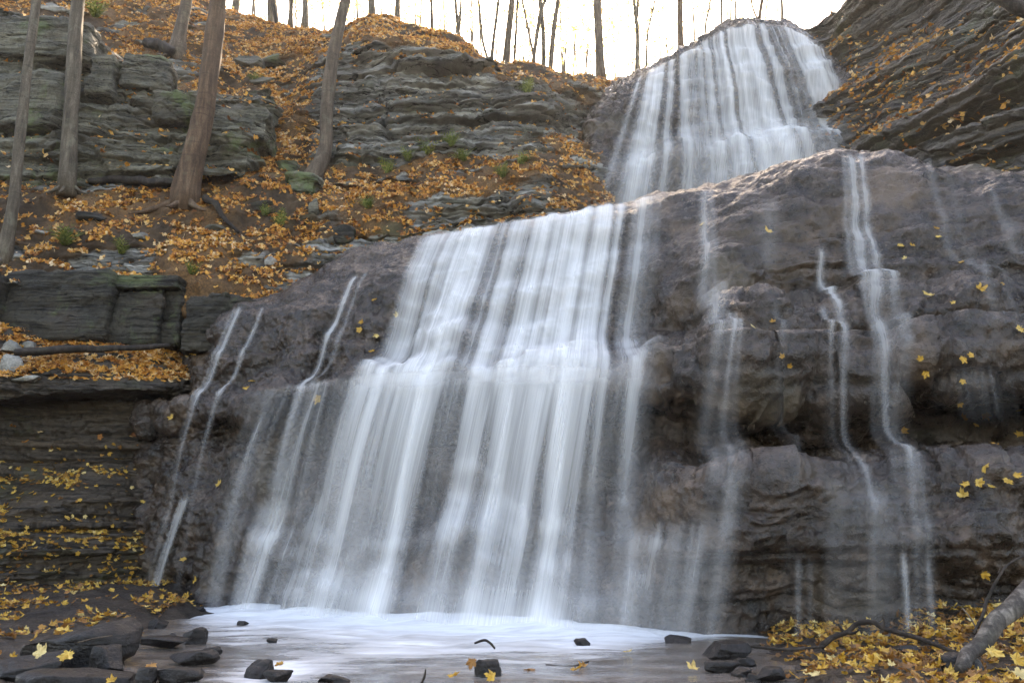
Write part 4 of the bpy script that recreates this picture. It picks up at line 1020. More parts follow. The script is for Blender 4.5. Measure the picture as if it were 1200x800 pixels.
GR = 'trees along the skyline above the falls'
def ridge_tree(label, pts, Y, mat, seed, forks=(), h=9, crown=True, **kw):
    tree(label, GR, [(x, y, Y, w) for x, y, w in pts], mat, h, seed, .35, [[(x, y, Y, w) for x, y, w in f] for f in forks], sides=9, crown=crown, **kw)
ridge_tree('hazy trunk right behind the thickest brown trunk on the left skyline', [(274,26,9),(277,0,8)], 23.5, M['pale'], 11)
ridge_tree('pale trunk of the crossing pair on the left skyline', [(318,46,8),(317,20,7),(316,-5,6)], 21.5, M['pale'], 12)
ridge_tree('dark trunk of the crossing pair on the left skyline', [(326,46,6),(323,20,5.5),(319,-5,5)], 21.2, M['dead'], 13)
ridge_tree('small forked root trunk right of the crossing pair', [(340,32,7),(341,12,5),(341,-5,5)], 23, M['pale'], 14)
ridge_tree('pale trunk standing just left of the curved tree', [(357,34,8),(358,10,6.5),(358,-5,6)], 23, M['pale'], 15)
ridge_tree('pale trunk on top of the central cliff, first right of the curved tree', [(437,34,9),(436,12,7.5),(435,-5,7)], 20, M['pale'], 16)
ridge_tree('pale trunk on top of the central cliff, second right of the curved tree', [(465,34,8),(466,10,6),(466,-5,6)], 20, M['pale'], 17)
ridge_tree('very thin sapling on the crest of the central cliff', [(506,42,4.5),(506,15,3.2),(505,-5,3)], 20.5, M['bark'], 18)
ridge_tree('slim double trunk on the right shoulder of the central cliff', [(541,62,5.5),(537,35,4),(534,0,3.5)], 20.5, M['pale'], 19, [[(538,36,3),(540,15,2.5),(539,-5,2)]])
ridge_tree('slim trunk leaning right from a low fork over the cliff shoulder', [(575,84,6),(578,50,4),(582,20,3.5),(585,-5,3)], 20.5, M['pale'], 20, [[(574,76,3),(566,50,3),(562,10,2.4),(560,-5,2)]])
ridge_tree('rough barked leafy trunk beside a thin straight one', [(594,84,6.5),(596,50,6),(600,0,6)], 20.5, M['bark'], 21, [[(589,80,3.5),(592,55,3.2),(596,20,3)]])
ridge_tree('thin straight trunk right of the rough barked one', [(602,90,3.6),(604,50,3.2),(607,0,3)], 21, M['pale'], 22)
ridge_tree('leaning trunk meeting another to form an A shape', [(622,98,4.5),(628,50,4.5),(635,10,4.5),(642,-5,4)], 20.5, M['pale'], 23)
ridge_tree('upright trunk forming the right leg of the A shaped pair', [(637,98,5),(637,50,5),(634,10,5),(632,-5,5)], 20.7, M['pale'], 24)
ridge_tree('thin dark stem leaning left across the A shaped pair', [(631,96,3.2),(622,50,3),(612,0,2.6)], 20.2, M['bark'], 25)
ridge_tree('grey trunk leaning right beside the dip in the skyline', [(644,99,6),(647,55,6),(654,0,5)], 20.3, M['bark'], 26)
ridge_tree('thickest skyline trunk standing alone over the dip left of the waterfall', [(704,92,10.5),(702,50,9.5),(700,0,9.5)], 20, M['bark'], 27, h=11)
ridge_tree('slim trunk forking near its top just left of the waterfall lip', [(746,86,5),(747,40,4.5),(745,18,4.5),(742,-5,3.2)], 21, M['pale'], 28, [[(746,24,3.4),(748,0,3)]])
ridge_tree('faint sapling between the forked trunk and the brown trunk', [(757,78,2.6),(759,40,2.4),(766,8,2.2),(768,-5,2)], 22, M['pale'], 29, [[(764,14,2),(760,-5,1.6)]])
ridge_tree('warm brown trunk rising behind the left of the waterfall lip', [(798,62,7.5),(797,30,7),(797,0,6.5)], 22, M['brown'], 30)
ridge_tree('crooked sapling behind the waterfall lip', [(826,48,2.6),(827,28,2.4),(831,10,2.4),(833,-5,2.2)], 23, M['pale'], 31)
ridge_tree('straight thin trunk behind the waterfall lip', [(845,40,3),(845,15,2.8),(845,-5,2.8)], 23, M['pale'], 32)
ridge_tree('small trunk forking right above the crest of the waterfall', [(888,34,4.4),(890,20,4),(893,0,4),(894,-5,3.4)], 22, M['brown'], 33, [[(888,24,2.4),(882,10,2.2),(879,-5,2)]])
# leafless and yellow trees farther back in the wood
far = [(300, 30, 2.2), (420, 30, 2.6), (487, 36, 2.2), (492, 36, 2), (522, 48, 2.2), (555, 60, 2.0), (565, 70, 2.0), (612, 95, 1.8), (618, 95, 2), (660, 98, 2.4), (672, 98, 1.8), (690, 98, 1.6), (722, 92, 1.8), (735, 92, 1.6), (775, 76, 1.8), (815, 56, 1.6), (860, 38, 1.6), (912, 36, 1.6)]
rf = random.Random(4); rf0 = random.Random(8)
for i in range(34):
    x = rf0.uniform(285, 935)
    y = np.interp(x, [260, 376, 450, 520, 600, 690, 745, 803, 850, 892, 945], [18, 44, 36, 48, 88, 102, 95, 66, 40, 32, 36]); Yf = rf0.uniform(25, 34); hh = rf0.uniform(2.0, 5.5)
    tree('thin yellow leaved sapling in the bright wood behind the skyline', 'yellow saplings behind the skyline', [(x, y+8, Yf, 2.6), (x+rf0.uniform(-4, 4), y-22, Yf, 2.0)], M['pale'], hh, 120+i, .2, sides=6, crown_s=rf0.uniform(.8, 1.3))
for i, (x, y, w_) in enumerate(far):
    Yf = rf.uniform(32, 42); l = rf.uniform(-6, 6)
    tree('faint distant sapling standing far back in the bright wood', 'faint far trunks in the bright wood', [(x, y+6, Yf, w_*1.2), (x+l*.5, y-30, Yf, w_), (x+l, y-90, Yf, w_*.8)], M['pale'], 9, 50+i, .2, sides=6, crown=True, crown_s=1.3)
# ------------------------------------------------------------------ stones, blocks, logs, twigs, plants
def ico(sub):
    import bmesh
    bm = bmesh.new(); bmesh.ops.create_icosphere(bm, subdivisions=sub, radius=1); bm.verts.ensure_lookup_table()
    V = np.array([v.co[:] for v in bm.verts]); F = np.array([[v.index for v in f.verts] for f in bm.faces]); bm.free(); return V, F
ICO4, ICO5 = ico(4), ico(5)
def stone_mesh(name, size, seed, cuts=9, rough=.05, hi=False):
    """angular stone: a sphere cut by random planes, then weathered"""
    rng = np.random.default_rng(seed); V, F = (ICO5 if hi else ICO4); V = V.copy()
    for _ in range(cuts):
        n = rng.normal(size=3); n /= np.linalg.norm(n); o = rng.uniform(.45, .8)
        d = V@n - o; V = V - np.where(d > 0, d, 0)[:, None]*n
    for ax, o in ((2, .62), (2, -.62), (0, .8), (0, -.8), (1, .75), (1, -.75)):
        if rng.random() < .8: V[:, ax] = np.clip(V[:, ax], -abs(o)*1.1 if o < 0 else -2, abs(o)*1.1 if o > 0 else 2)
    nn = V/np.linalg.norm(V, axis=1)[:, None]
    q = V*np.array(size)/max(size)
    V = V + nn*(rough*fbm(q*2.5+seed, 4) + .35*rough*strata_off(q*1.0+seed, .16, .05, seed))[:, None]
    V = V/np.abs(V).max(0)*np.array(size)*.5
    return raw_mesh(name, V, F, None, True)
def block_mesh(name, size, seed, rough=.03, p=14, n=44):
    g = np.linspace(-1, 1, n); A, B = np.meshgrid(g, g); Vs, Fs = [], []; b = 0
    idx = np.arange(n*n).reshape(n, n); q = np.stack([idx[:-1, :-1], idx[:-1, 1:], idx[1:, 1:], idx[1:, :-1]], -1).reshape(-1, 4)
    for ax in range(3):
        for sg in (-1, 1):
            c = [A, B]; c.insert(ax, sg*np.ones_like(A)); V = np.stack(c, -1).reshape(-1, 3)
            Vs.append(V); Fs.append((q if (sg > 0) == (ax != 1) else q[:, ::-1])+b); b += n*n
    V, F = np.concatenate(Vs), np.concatenate(Fs)
    nr = (np.abs(V)**p).sum(1)**(1/p); V = V/nr[:, None]
    W = V*np.array(size)*.5
    nn = V**5; nn /= np.linalg.norm(nn, axis=1)[:, None]
    d = rough*fbm(W*1.6+seed*3.1, 4) + rough*.8*strata_off(W+seed, .3, .1, seed) + .35*rough*fbm(W*9+seed, 3) + 1.6*rough*fract(W+seed, (1.6, 1.6, 3.2), 2, .3) + .7*rough*fract(W+seed, (4, 4, 8), 3, .3)
    W = W + nn*d[:, None]
    ta = .10*perlin(np.array([[seed*.7, 1, 2]]))[0]
    W[:, 0] += ta*W[:, 2]
    return raw_mesh(name, W, F, None, True)
def wpx(w, P): return w*(P[1]*CP+(P[2]-CAMZ)*SP)/FPX

def stone(label, px, py, w, h, Y, mat, seed, name='stone', cat='stone', group=None, depth=.8, rot=(0, 0, 0), cuts=9, rough=.06, hi=False, sink=.25, block=False, parts=None):
    """(px,py): centre of the stone in the photo; w,h its size there"""
    P = U(px, py, Y); W, H = wpx(w, P), wpx(h, P)*1.03; D = max(W*depth, .05) if depth < 5 else depth-5
    H2 = H*(1+sink)
    me = block_mesh(name, (W, D, H2), seed, rough) if block else stone_mesh(name, (W*1.06, D, H2), seed, cuts, rough, hi)
    o = obj(name, me, mat, None, label, cat, group)
    o.location = P + np.array([0, D*.25, -(H2-H)/2]); o.rotation_euler = rot
    return o
pool_y = lambda px, py: float(CAMZ/-(((400-py)/FPX*CP+SP)/(CP-(400-py)/FPX*SP)))     # distance at which this line of sight meets the water
GW = 'wet stones in the creek'
# left foreground: dark wet slabs
stone('largest dark wet slab in the left foreground with a raised pointed end', 84, 764, 140, 50, 5.5, M['wet'], 1, 'boulder', 'boulder', GW, .7, (0.05, -.30, .25), 8, .05, True)
stone('dark slab in the bottom left corner of the photo', 22, 786, 120, 50, 5.0, M['wet'], 2, 'boulder', 'boulder', GW, .7, (0, -.1, -.2), 8, .05, True)
stone('flat wet slab at the bottom edge below the yellow leaf on the big slab', 82, 795, 120, 20, 4.75, M['wet'], 3, 'stone', 'stone', GW, .6, (0, .02, .1), 8, .05, True)
stone('dark rounded hump behind the flow between the left slabs', 122, 775, 46, 34, 5.25, M['wet'], 40, 'stone', 'stone', GW, .8)
stone('shiny black angular stone standing out of the white foam at left', 223, 745, 32, 18, pool_y(223, 754), M['wet'], 4, 'stone', 'stone', GW, .8)
stone('low wet stone left of the shiny black angular one', 188, 752, 66, 14, pool_y(188, 760), M['wet'], 5, 'stone', 'stone', GW, .5)
stone('tiny dark stone on the foam left of the shiny black one', 201, 744, 10, 6, pool_y(201, 748), M['wet'], 6, 'stone', 'stone', GW)
stone('long low ribbed stone with a light worn top in the left creek', 222, 771, 62, 14, pool_y(222, 779), M['wet'], 7, 'stone', 'stone', GW, .5, (0, -.10, 0))
stone('flat stone tip catching light right of the ribbed stone', 247, 763, 24, 9, pool_y(247, 768), M['wet'], 8, 'stone', 'stone', GW, .7, (0, -.15, 0))
stone('small round dark cobble in the white rush at the bottom left', 170, 791, 22, 17, 4.8, M['wet'], 9, 'stone', 'stone', GW, .9, cuts=2, rough=.03)
stone('flat brown stone at the bottom edge right of the round cobble', 206, 792, 62, 16, 4.8, M['wet'], 10, 'stone', 'stone', GW, .6)
stone('dark lump with dead twigs and an orange leaf near the bottom edge', 300, 784, 34, 22, 4.95, M['wet'], 11, 'stone', 'stone', GW, .9)
stone('small dark stone right of the twig covered lump', 325, 790, 34, 15, 4.85, M['wet'], 12, 'stone', 'stone', GW, .8)
stone('low stone cut by the bottom edge at the middle left', 390, 796, 36, 12, 4.8, M['wet'], 13, 'stone', 'stone', GW, .8)
stone('tiny dark stone poking through the middle of the foam', 319, 750, 14, 5, pool_y(319, 753), M['wet'], 14, 'stone', 'stone', GW)
stone('faint half drowned stone at the back of the foam', 283, 729, 14, 4, pool_y(283, 732), M['wet'], 15, 'stone', 'stone', GW)
stone('square brown stone standing alone in the shallow pool with leaves against it', 570, 784, 38, 22, pool_y(570, 793), M['wet'], 16, 'stone', 'stone', GW, .7, (0, .05, .3), 6)
stone('small grey stone at the right edge of the foam', 684, 752, 22, 8, pool_y(684, 756), M['wet'], 17, 'stone', 'stone', GW)
stone('low grey stone at the foot of the stepped cascade', 798, 749, 34, 10, pool_y(798, 754), M['wet'], 18, 'stone', 'stone', GW)
stone('rounded wet boulder at the left end of the yellow leaf heap', 851, 759, 60, 18, pool_y(851, 770), M['wet'], 19, 'boulder', 'boulder', GW, .8, hi=True)
stone('flat dark stone with a wet top below the rounded boulder', 848, 781, 42, 12, pool_y(848, 788), M['wet'], 20, 'stone', 'stone', GW, .8)
stone('black lump among yellow leaves at the bottom edge', 903, 790, 34, 16, 4.85, M['wet'], 21, 'stone', 'stone', GW, .8)
stone('black stone at the base of the leaning log', 1132, 778, 44, 24, 4.75, M['wet'], 22, 'stone', 'stone', GW, .8)
stone('small dark stone in the middle of the yellow leaf heap', 1065, 762, 30, 12, 5.6, M['wet'], 23, 'stone', 'stone', GW, .8)
stone('dark stone at the left edge beside the creek', 8, 742, 44, 18, 6.9, M['wet'], 24, 'stone', 'stone', GW, .8)
stone('low dark stone behind the big slab at the left', 60, 728, 60, 10, 8.3, M['wet'], 25, 'stone', 'stone', GW, .6)
stone('dark stone under the fallen branch at the left creek edge', 130, 722, 50, 9, 9.0, M['wet'], 26, 'stone', 'stone', GW, .6)
stone('dark stone at the foot of the curved trickle', 228, 715, 22, 9, 9.6, M['wet'], 27, 'stone', 'stone', GW, .8)
rs = random.Random(21)
for i in range(34):
    x, y = rs.uniform(-20, 240), rs.uniform(716, 792)
    if x > 120 and y > 738: continue
    w_ = rs.uniform(12, 40)*(.5+.5*(y-700)/95)
    stone('small dark stone in the jumble along the left creek edge', x, y, w_, w_*rs.uniform(.3, .5), pool_y(x, y+w_*.2), M['wet'], 200+i, 'stone', 'stone', 'small dark stones along the left creek edge', .8, (0, rs.uniform(-.2, .2), rs.uniform(0, 3)))
for i in range(16):
    x, y = rs.uniform(850, 1150), rs.uniform(758, 796)
    w_ = rs.uniform(10, 30)
    stone('small dark stone half buried in the yellow leaf heap', x, y, w_, w_*rs.uniform(.35, .6), pool_y(x, y+w_*.2), M['wet'], 260+i, 'stone', 'stone', 'small dark stones in the leaf heap', .8, (0, rs.uniform(-.2, .2), rs.uniform(0, 3)))
# stones on the leafy slope
GH = 'stones lying on the leafy slope'
def hs(label, px, py, w, h, seed, mat='stone', **kw):
    Y = float(DH(px, py+h*.4)); stone(label, px, py, w, h, Y, M[mat], seed, 'stone', 'stone', GH, **kw)
hs('tilted square slab on the slope above the left lip of the falls', 295, 303, 28, 17, 30, rot=(.2, .35, .2), cuts=4, depth=.35)
hs('smaller flat stone right of the tilted square slab', 318, 305, 16, 11, 31, cuts=5)
hs('pale flat slab in the middle of the leafy slope', 162, 275, 25, 9, 32, cuts=6)
hs('small pale flat stone left of the pale slab', 50, 271, 20, 7, 33, cuts=6)
hs('dark flat rock poking out below the thickest trunk', 107, 252, 40, 11, 34, 'block')
hs('grey block at the foot of the curved tree', 354, 216, 34, 22, 35, 'upper', block=True)
hs('upright narrow stone below the curved tree', 366, 240, 15, 22, 36, 'upper')
hs('flat grey stone right of the thickest trunk', 258, 196, 44, 16, 37, 'upper', block=True)
hs('grey slab tucked under the end of the upper cliff', 275, 188, 34, 14, 38, 'upper')
hs('low rock beside the upper grass clump', 300, 240, 36, 14, 39, 'block')
hs('half buried rock on the slope right of the upper cliff', 335, 192, 38, 16, 41, 'upper')
hs('dark rock jutting from the gully below the skyline', 320, 66, 40, 14, 42, 'upper')
hs('dark shelf of rock in the gully right of the leaning trunk', 290, 72, 34, 14, 43, 'upper')
hs('mossy rock in the gully near the central cliff', 310, 92, 34, 12, 44, 'upper')
hs('flat stone in the leaves above the end of the dark block wall', 250, 268, 26, 9, 45, 'upper')
hs('grey rock on the slope edge beside the lip', 400, 272, 30, 18, 46, 'block')
# pale stones at the left edge of the shelf
for lab, x, y, w_, h_, s in (('topmost pale stone of the pile at the left end of the shelf', 12, 405, 30, 16, 50), ('round pale stone right of the pale pile on the shelf', 32, 404, 18, 9, 51), ('biggest pale stone at the bottom of the shelf pile', 8, 424, 30, 24, 52), ('thin grey slab under the pale pile', 28, 442, 34, 8, 53)):
    stone(lab, x, y, w_, h_, float(DG(x, y+h_*.3))-.05, M['stone'], s, 'stone', 'stone', 'pale stones on the shelf')
# big blocks
GB = 'squared blocks of the low dark wall'
def wall_block(label, x0, x1, y0, y1, Y, seed, mat='block', d=1.0, rot=0, rough=.035, group=GB, p=16):
    P = U((x0+x1)/2, (y0+y1)/2, Y); W, H = wpx(x1-x0, P), wpx(y1-y0, P)*1.03
    me = block_mesh('rock_block', (W, d, H), seed, rough, p)
    o = obj('rock_block', me, M[mat], None, label, 'block', group); o.location = P + np.array([0, d/2, 0]); o.rotation_euler = (0, 0, rot)
wall_block('long dark block cut by the left edge in the low wall above the shelf', -150, -2, 318, 392, 11.65, 60, rot=-.08)
wall_block('widest block of the low dark wall with a pale lichen patch', 0, 127, 315, 398, 11.8, 61, d=1.1)
wall_block('square dark block right of the widest one in the low wall', 129, 188, 336, 404, 11.95, 62)
wall_block('thin slab capping the square block of the low dark wall', 127, 210, 320, 337, 11.9, 63, d=1.1, rough=.02)
wall_block('narrow stacked block filling the gap at the right of the square block', 189, 212, 338, 404, 12.1, 64)
wall_block('sloping dark block at the right end of the low wall next to the falls', 211, 296, 344, 412, 11.9, 65, rot=.12, rough=.06)
GU = 'loose blocks on the upper left cliff'
wall_block('long tilted slab at the very top left of the upper cliff', -60, 98, 16, 66, 13.50, 70, 'upper', 1.6, .05, .05, GU, 12)
wall_block('block with a sharp shadowed edge between two slabs of the upper cliff', 100, 128, 58, 112, 13.65, 71, 'upper', 1.3, .1, .04, GU, 12)
wall_block('leaning square block at the right top of the upper cliff', 132, 186, 60, 104, 13.90, 72, 'upper', 1.3, .3, .05, GU, 12)
wall_block('low fractured block under the leaning trunk of the upper cliff', 176, 236, 106, 140, 13.80, 73, 'upper', 1.2, .1, .06, GU, 10)
wall_block('dark flat topped ledge block at the right end of the upper cliff', 236, 306, 120, 160, 14.00, 74, 'upper', 1.3, .15, .06, GU, 10)
wall_block('big mossy block at the lower left of the upper cliff', -60, 70, 78, 150, 13.35, 75, 'upper', 1.4, -.02, .05, GU, 12)

# logs and twigs
def rod(label, name, cat, path, mat, group=None, sides=9, rough=.15, twigs=(), n=24, seed=1.0):
    """path of (px,py,Y,width px)"""
    W = [np.append(U(x, y, Y), .5*wpx(w_, U(x, y, Y))) for x, y, Y, w_ in path]
    base = W[0][:3].copy(); s = smooth_path(W, n)
    nj = np.stack([perlin(s[:, :3]*4+seed), perlin(s[:, :3]*4+seed+5), perlin(s[:, :3]*4+seed+9)], -1)
    pts = s[:, :3] + nj*s[:, 3:4]*.5
    parts = [tube(pts-base, s[:, 3], sides, rough, seed)]
    root = obj(name, tube_mesh(name, parts), mat, None, label, cat, group, loc=base)
    for t_ in twigs:
        w2 = smooth_path([np.append(U(x, y, Y), .5*wpx(w_, U(x, y, Y))) for x, y, Y, w_ in t_], 10)
        obj('twig', tube_mesh('twig', [tube(w2[:, :3]-base, w2[:, 3], 6, .1, seed)]), mat, root)
    return root
rod('leaning wet log with peeling bark in the lower right corner', 'log', 'log', [(1124,786,4.6,15),(1138,764,4.7,18),(1165,735,4.8,21),(1192,707,4.95,24),(1225,672,5.1,27)], M['log'], None, 14, .12, seed=2)
rod('dark arched branch lying over the yellow leaf heap', 'branch', 'branch', [(962,757,5.5,8),(978,745,5.5,7),(992,741,5.5,6),(1004,730,5.5,6.5),(1020,728,5.45,6),(1036,737,5.4,5.5),(1070,745,5.2,5),(1110,760,5.0,4.5),(1130,768,4.9,4)], M['dead'], None, 8, .25,
    [[(990,741,5.5,4),(985,735,5.5,3),(982,730,5.5,2)], [(992,741,5.5,4),(1000,741,5.45,3),(1006,738,5.4,2)], [(1034,736,5.4,4),(1036,728,5.4,3),(1034,722,5.4,2)]], seed=3)
rod('upright bare twig curving right beside the leaning log', 'branch', 'branch', [(1142,742,4.8,4),(1152,722,4.85,4),(1158,700,4.9,3.6),(1166,682,4.9,3),(1180,662,4.95,2.6),(1204,648,5,2)], M['dead'], None, 7, .2,
    [[(1170,672,4.92,2),(1172,662,4.92,1.6),(1172,655,4.92,1.2)], [(1157,704,4.9,2.4),(1166,705,4.88,2.2),(1176,704,4.86,1.4)]], seed=4)
rod('thin pale stalk crossing the leaning log', 'twig', 'twig', [(1128,712,4.9,2),(1138,725,4.85,2),(1146,740,4.8,1.6)], M['bark'], None, 6, .1, seed=5)
rod('dark fallen branch along the left creek edge', 'branch', 'branch', [(0,716,9.0,7),(40,712,9.1,9),(80,709,9.2,8),(130,713,9.3,7),(158,712,9.4,5)], M['dead'], None, 9, .25, seed=6)
rod('short dark stump standing in the water by the curved trickle', 'stump', 'stump', [(163,716,9.2,7),(163,708,9.2,7),(164,700,9.2,6)], M['dead'], None, 9, .3, seed=7)
yl = lambda x, y: float(DG(x, y))-.08
rod('rotting dark log lying along the back of the leafy shelf', 'log', 'log', [(18,412,11.2,8),(60,411,11.3,9),(110,409,11.45,8),(160,407,11.6,7),(198,405,11.75,5)], M['dead'], None, 11, .3, seed=8)
rod('dark fallen log resting against the thickest trunk on the slope', 'log', 'log', [(104,212,onhill(104, 216)-.1,7),(140,211,onhill(140, 215)-.1,11),(175,213,onhill(175, 217)-.1,11),(206,216,onhill(206, 220)-.1,9)], M['dead'], None, 9, .3, seed=9)
rod('mossy fallen log by the gnarled tree above the upper cliff', 'log', 'log', [(170,50,onhill(170, 56)-.2,10),(186,54,onhill(186, 60)-.2,12),(204,62,onhill(204, 66)-.2,11)], M['dead'], None, 9, .3, seed=10)
rod('exposed dark root trailing down the slope from the thickest trunk', 'root', 'root', [(240,232,onhill(240, 236)-.08,9),(254,240,onhill(254, 244)-.08,8),(262,256,onhill(262, 258)-.08,6),(280,272,onhill(280, 274)-.08,4)], M['dead'], None, 8, .3, seed=11)
rod('thin dark stick arching out of the foam', 'twig', 'twig', [(556,753,6.3,2),(568,749,6.3,3),(574,752,6.3,3),(580,759,6.3,2.4)], M['dead'], None, 6, .2, seed=12)
rod('short twig standing in the shallow pool at the bottom edge', 'twig', 'twig', [(494,800,4.8,3),(498,790,4.8,2.4),(499,783,4.8,1.6)], M['dead'], None, 6, .2, seed=13)
rod('slim floating twig with brown leaves in the pool', 'twig', 'twig', [(640,778,5.7,2),(668,780,5.6,2.4),(690,774,5.65,2)], M['dead'], None, 6, .2, seed=14)
rod('dark stick lying among the yellow leaves at the right creek edge', 'twig', 'twig', [(880,757,5.6,3),(920,760,5.5,4),(965,757,5.45,3)], M['dead'], None, 6, .2, seed=15)
rod('thin pale twig lying across the big left slab', 'twig', 'twig', [(92,752,5.3,1.5),(118,746,5.3,1.8),(132,744,5.35,1.5)], M['bark'], None, 6, .1, seed=16)
rod('bent dead branch at the top right corner of the photo', 'branch', 'branch', [(1150,-12,9.2,14),(1180,2,9.0,16),(1215,14,8.9,18)], M['dead'], None, 9, .2, seed=17)

# pointed-at leaves on stones and in the creek
def gl(label, x, y, Y, s, t, n=None): single_leaf(0, 0, None, s*.72, t, label, None, P=U(x, y, Y), nvec=n)
gl('bright yellow leaf on the front of the largest left slab', 80, 766, 5.02, .09, .85, (.1, -1, .7))
gl('pale leaf draped over the left slab edge beside the bright yellow one', 48, 765, 5.0, .095, .95, (-.2, -1, .6))
gl('orange leaf standing upright behind the left slab', 165, 740, 6.1, .085, .35, (.1, -1, .3))
gl('brown orange leaf tucked beside the upright orange leaf', 155, 748, 5.9, .075, .5, (.3, -.8, .5))
gl('pale brown leaf caught on the ribbed stone', 177, 779, 4.95, .08, .3, (0, -.6, 1))
gl('yellow leaf on the dark fallen branch by the creek', 108, 711, 9.0, .13, .85, (0, -1, .6))
gl('orange yellow leaf floating at the left creek edge', 136, 719, 8.9, .14, .6, (0, -.5, 1))
gl('wet yellow leaf in the white rush at the bottom edge', 130, 797, 4.75, .06, .6, (0, -.6, 1))
gl('orange leaf on top of the twig covered lump', 328, 777, 4.8, .06, .4, (0, -.7, 1))
gl('brown orange leaf against the back of the square brown stone', 553, 774, 5.02, .075, .2, (-.4, -1, .4))
gl('yellow leaf pressed against the front of the square brown stone', 577, 792, 4.82, .07, .65, (0, -1, .5))
gl('brown leaf floating right of the square brown stone', 622, 784, 5.35, .08, .15, (0, -.25, 1))
gl('tan leaf floating in the middle of the shallow pool', 685, 779, 5.55, .07, .3, (0, -.25, 1))
gl('yellow leaf floating near the slim twig in the pool', 672, 784, 5.3, .075, .5, (0, -.2, 1))
gl('lone pale leaf drifting below the stepped cascade', 735, 763, 6.1, .07, .9, (0, -.15, 1))
gl('tan leaf floating left of the flat dark stone', 812, 783, 5.25, .085, .9, (0, -.2, 1))
gl('yellow leaf sunk at the bottom left of the square brown stone', 530, 791, 4.98, .075, .6, (0, -.15, 1))
gl('green yellow leaf lying on the log side of the leaf heap', 1190, 772, 4.5, .085, .7, (0, -.9, .7))
gl('large pale leaf at the lower right corner', 1162, 762, 4.6, .09, .85, (.2, -.8, .8))
gl('orange tan leaf at the bottom right edge', 1195, 790, 4.5, .09, .95, (0, -.8, .8))

# weeds on the slope
def weed_mesh(seed, blades=26, L=.32):
    rng = np.random.default_rng(seed); V, F, T, b = [], [], [], 0
    for i in range(blades):
        a = rng.uniform(0, 6.283); l = L*rng.uniform(.5, 1.1); out = rng.uniform(.3, .95); n = 7
        s = np.linspace(0, 1, n); c = np.stack([np.cos(a)*out*l*s, np.sin(a)*out*l*s, l*(1.1*s-.75*out*s*s)], -1)
        t = np.array([-math.sin(a), math.cos(a), .2]); tn = rng.random()
        for j in range(1, n):                                         # leaflets along a stalk
            for sg in (-1, 1):
                w_ = l*.20*math.sin(math.pi*min(1, .25+.75*s[j]))*rng.uniform(.7, 1.2)
                d = (c[j]-c[j-1]); p0 = c[j-1]; tip = p0 + t*sg*w_ + d*.9
                V += [p0, p0+d*.55+t*sg*w_*.45, tip, p0+t*sg*w_*.5+d*.1]; F.append((b, b+1, b+2, b+3)); T.append(tn); b += 4
    return raw_mesh('fern', np.array(V), np.array(F), {'tone': ('FLOAT', 'FACE', np.array(T))}, False)
WM = [weed_mesh(k, 34, .5) for k in range(4)]
weeds = [('bushy green weed on the slope above the low dark wall', 78, 284, 1.0), ('small green weed right of the bushy one above the low wall', 142, 294, .8), ('green fern at the centre of the cliff foot', 500, 178, 1.0), ('green fern right of the central fern on the cliff foot', 530, 168, .9), ('pale green fern below the central cliff', 545, 186, .8),
 ('green weed hanging under the central ferns', 478, 186, .9), ('small fern low on the cliff near the dark lower beds', 610, 190, .8), ('light green weed at the dip of the skyline', 618, 106, .9), ('weed clump on the slope left of the lip', 330, 262, .8), ('green tuft beside the gully leaves', 432, 242, .8), ('leafy weed at the top of the upper left cliff', 112, 18, 1.2), ('small green weed below the lower slope leaves', 224, 318, .7), ('weed at the left of the cliff foot ferns', 455, 200, .8), ('low weed among the leaves under the curved tree', 300, 96, .8),
 ('dry yellow weed low on the central cliff', 590, 205, .8), ('green sprig right of the thickest trunk', 310, 250, .7)]
for i, (lab, x, y, s) in enumerate(weeds):
    o = obj('fern', WM[i % 4], M['green'], None, lab, 'plant', 'green weeds on the slope')
    Y = float(DH(x, y)) if not (x == 112) else float(DF(x, y)); o.location = U(x, y, Y-.02) + np.array([0, 0, -.05]); o.scale = (s,)*3; o.rotation_euler = (.3, 0, i*1.3)
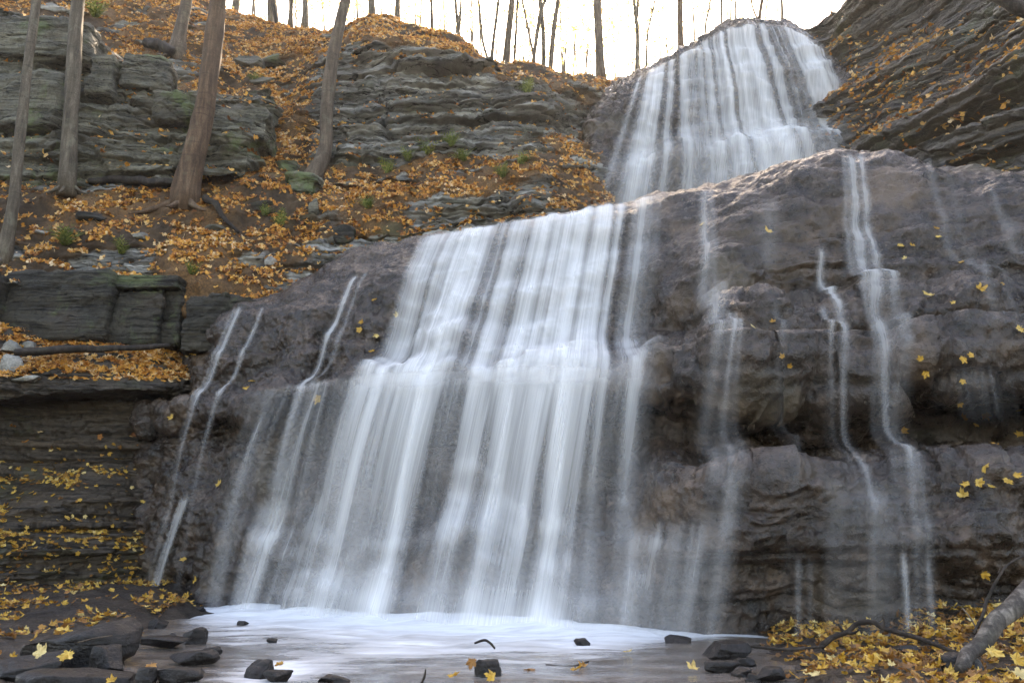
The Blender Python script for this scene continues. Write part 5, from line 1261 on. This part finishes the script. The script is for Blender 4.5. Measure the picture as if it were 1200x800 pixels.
# ------------------------------------------------------------------ daylight
SUN_EL, SUN_AZ = math.radians(42), math.radians(6)          # azimuth from +Y towards +X: the sun stands behind the falls
w = bpy.data.worlds.new('World'); SC.world = w; w.use_nodes = True
nt = w.node_tree; nt.nodes.clear()
sky = nt.nodes.new('ShaderNodeTexSky'); sky.sky_type = 'NISHITA'; sky.sun_disc = False
sky.sun_elevation = SUN_EL; sky.sun_rotation = SUN_AZ; sky.air_density = 1.0; sky.dust_density = 1.6; sky.ozone_density = 1.0
bg = nt.nodes.new('ShaderNodeBackground'); bg.inputs['Strength'].default_value = .15
wo = nt.nodes.new('ShaderNodeOutputWorld'); nt.links.new(sky.outputs[0], bg.inputs[0]); nt.links.new(bg.outputs[0], wo.inputs[0])
sd = bpy.data.lights.new('sun', 'SUN'); sd.energy = 2.6; sd.angle = math.radians(.53); sd.color = (1, .93, .82)
so = bpy.data.objects.new('sun', sd); COL.objects.link(so)
sv = Vector((math.sin(SUN_AZ)*math.cos(SUN_EL), math.cos(SUN_AZ)*math.cos(SUN_EL), math.sin(SUN_EL)))
so.rotation_euler = sv.to_track_quat('Z', 'Y').to_euler(); so.location = sv*60
vs = SC.view_settings; SC.display_settings.display_device = 'sRGB'
vs.use_white_balance = True; vs.white_balance_temperature = 8700; vs.white_balance_tint = 15
vs.view_transform = 'Standard'; vs.look = 'None'; vs.gamma = 1; vs.exposure = EXPOSURE; vs.use_curve_mapping = False
SC.render.engine = 'CYCLES'
cy = SC.cycles; cy.use_denoising = True; cy.max_bounces = 8; cy.diffuse_bounces = 4; cy.transparent_max_bounces = 28; cy.transmission_bounces = 4
try: cy.denoiser = 'OPENIMAGEDENOISE'
except Exception: pass
cy.sample_clamp_indirect = 8; cy.caustics_reflective = False; cy.caustics_refractive = False

# ------------------------------------------------------------------ the bright autumn air of the gorge
hm, hnt, hout = mat_new('haze_air'); pv = hnt.nodes.new('ShaderNodeVolumePrincipled')
pv.inputs['Color'].default_value = (.92, .96, 1, 1); pv.inputs['Density'].default_value = HAZE; pv.inputs['Anisotropy'].default_value = .6
hnt.links.new(pv.outputs[0], hout.inputs['Volume'])
hv = np.array([(x, y, z) for x in (-100, 100) for y in (-90, 105) for z in (-2.0, 38)], float)
hf = np.array([(0, 1, 3, 2), (4, 6, 7, 5), (0, 4, 5, 1), (2, 3, 7, 6), (0, 2, 6, 4), (1, 5, 7, 3)])
if HAZE > 0: obj('haze', raw_mesh('haze', hv, hf, None, False), hm, None, 'pale bright haze in the gorge air', None, None, 'stuff')
cy.volume_bounces = 1
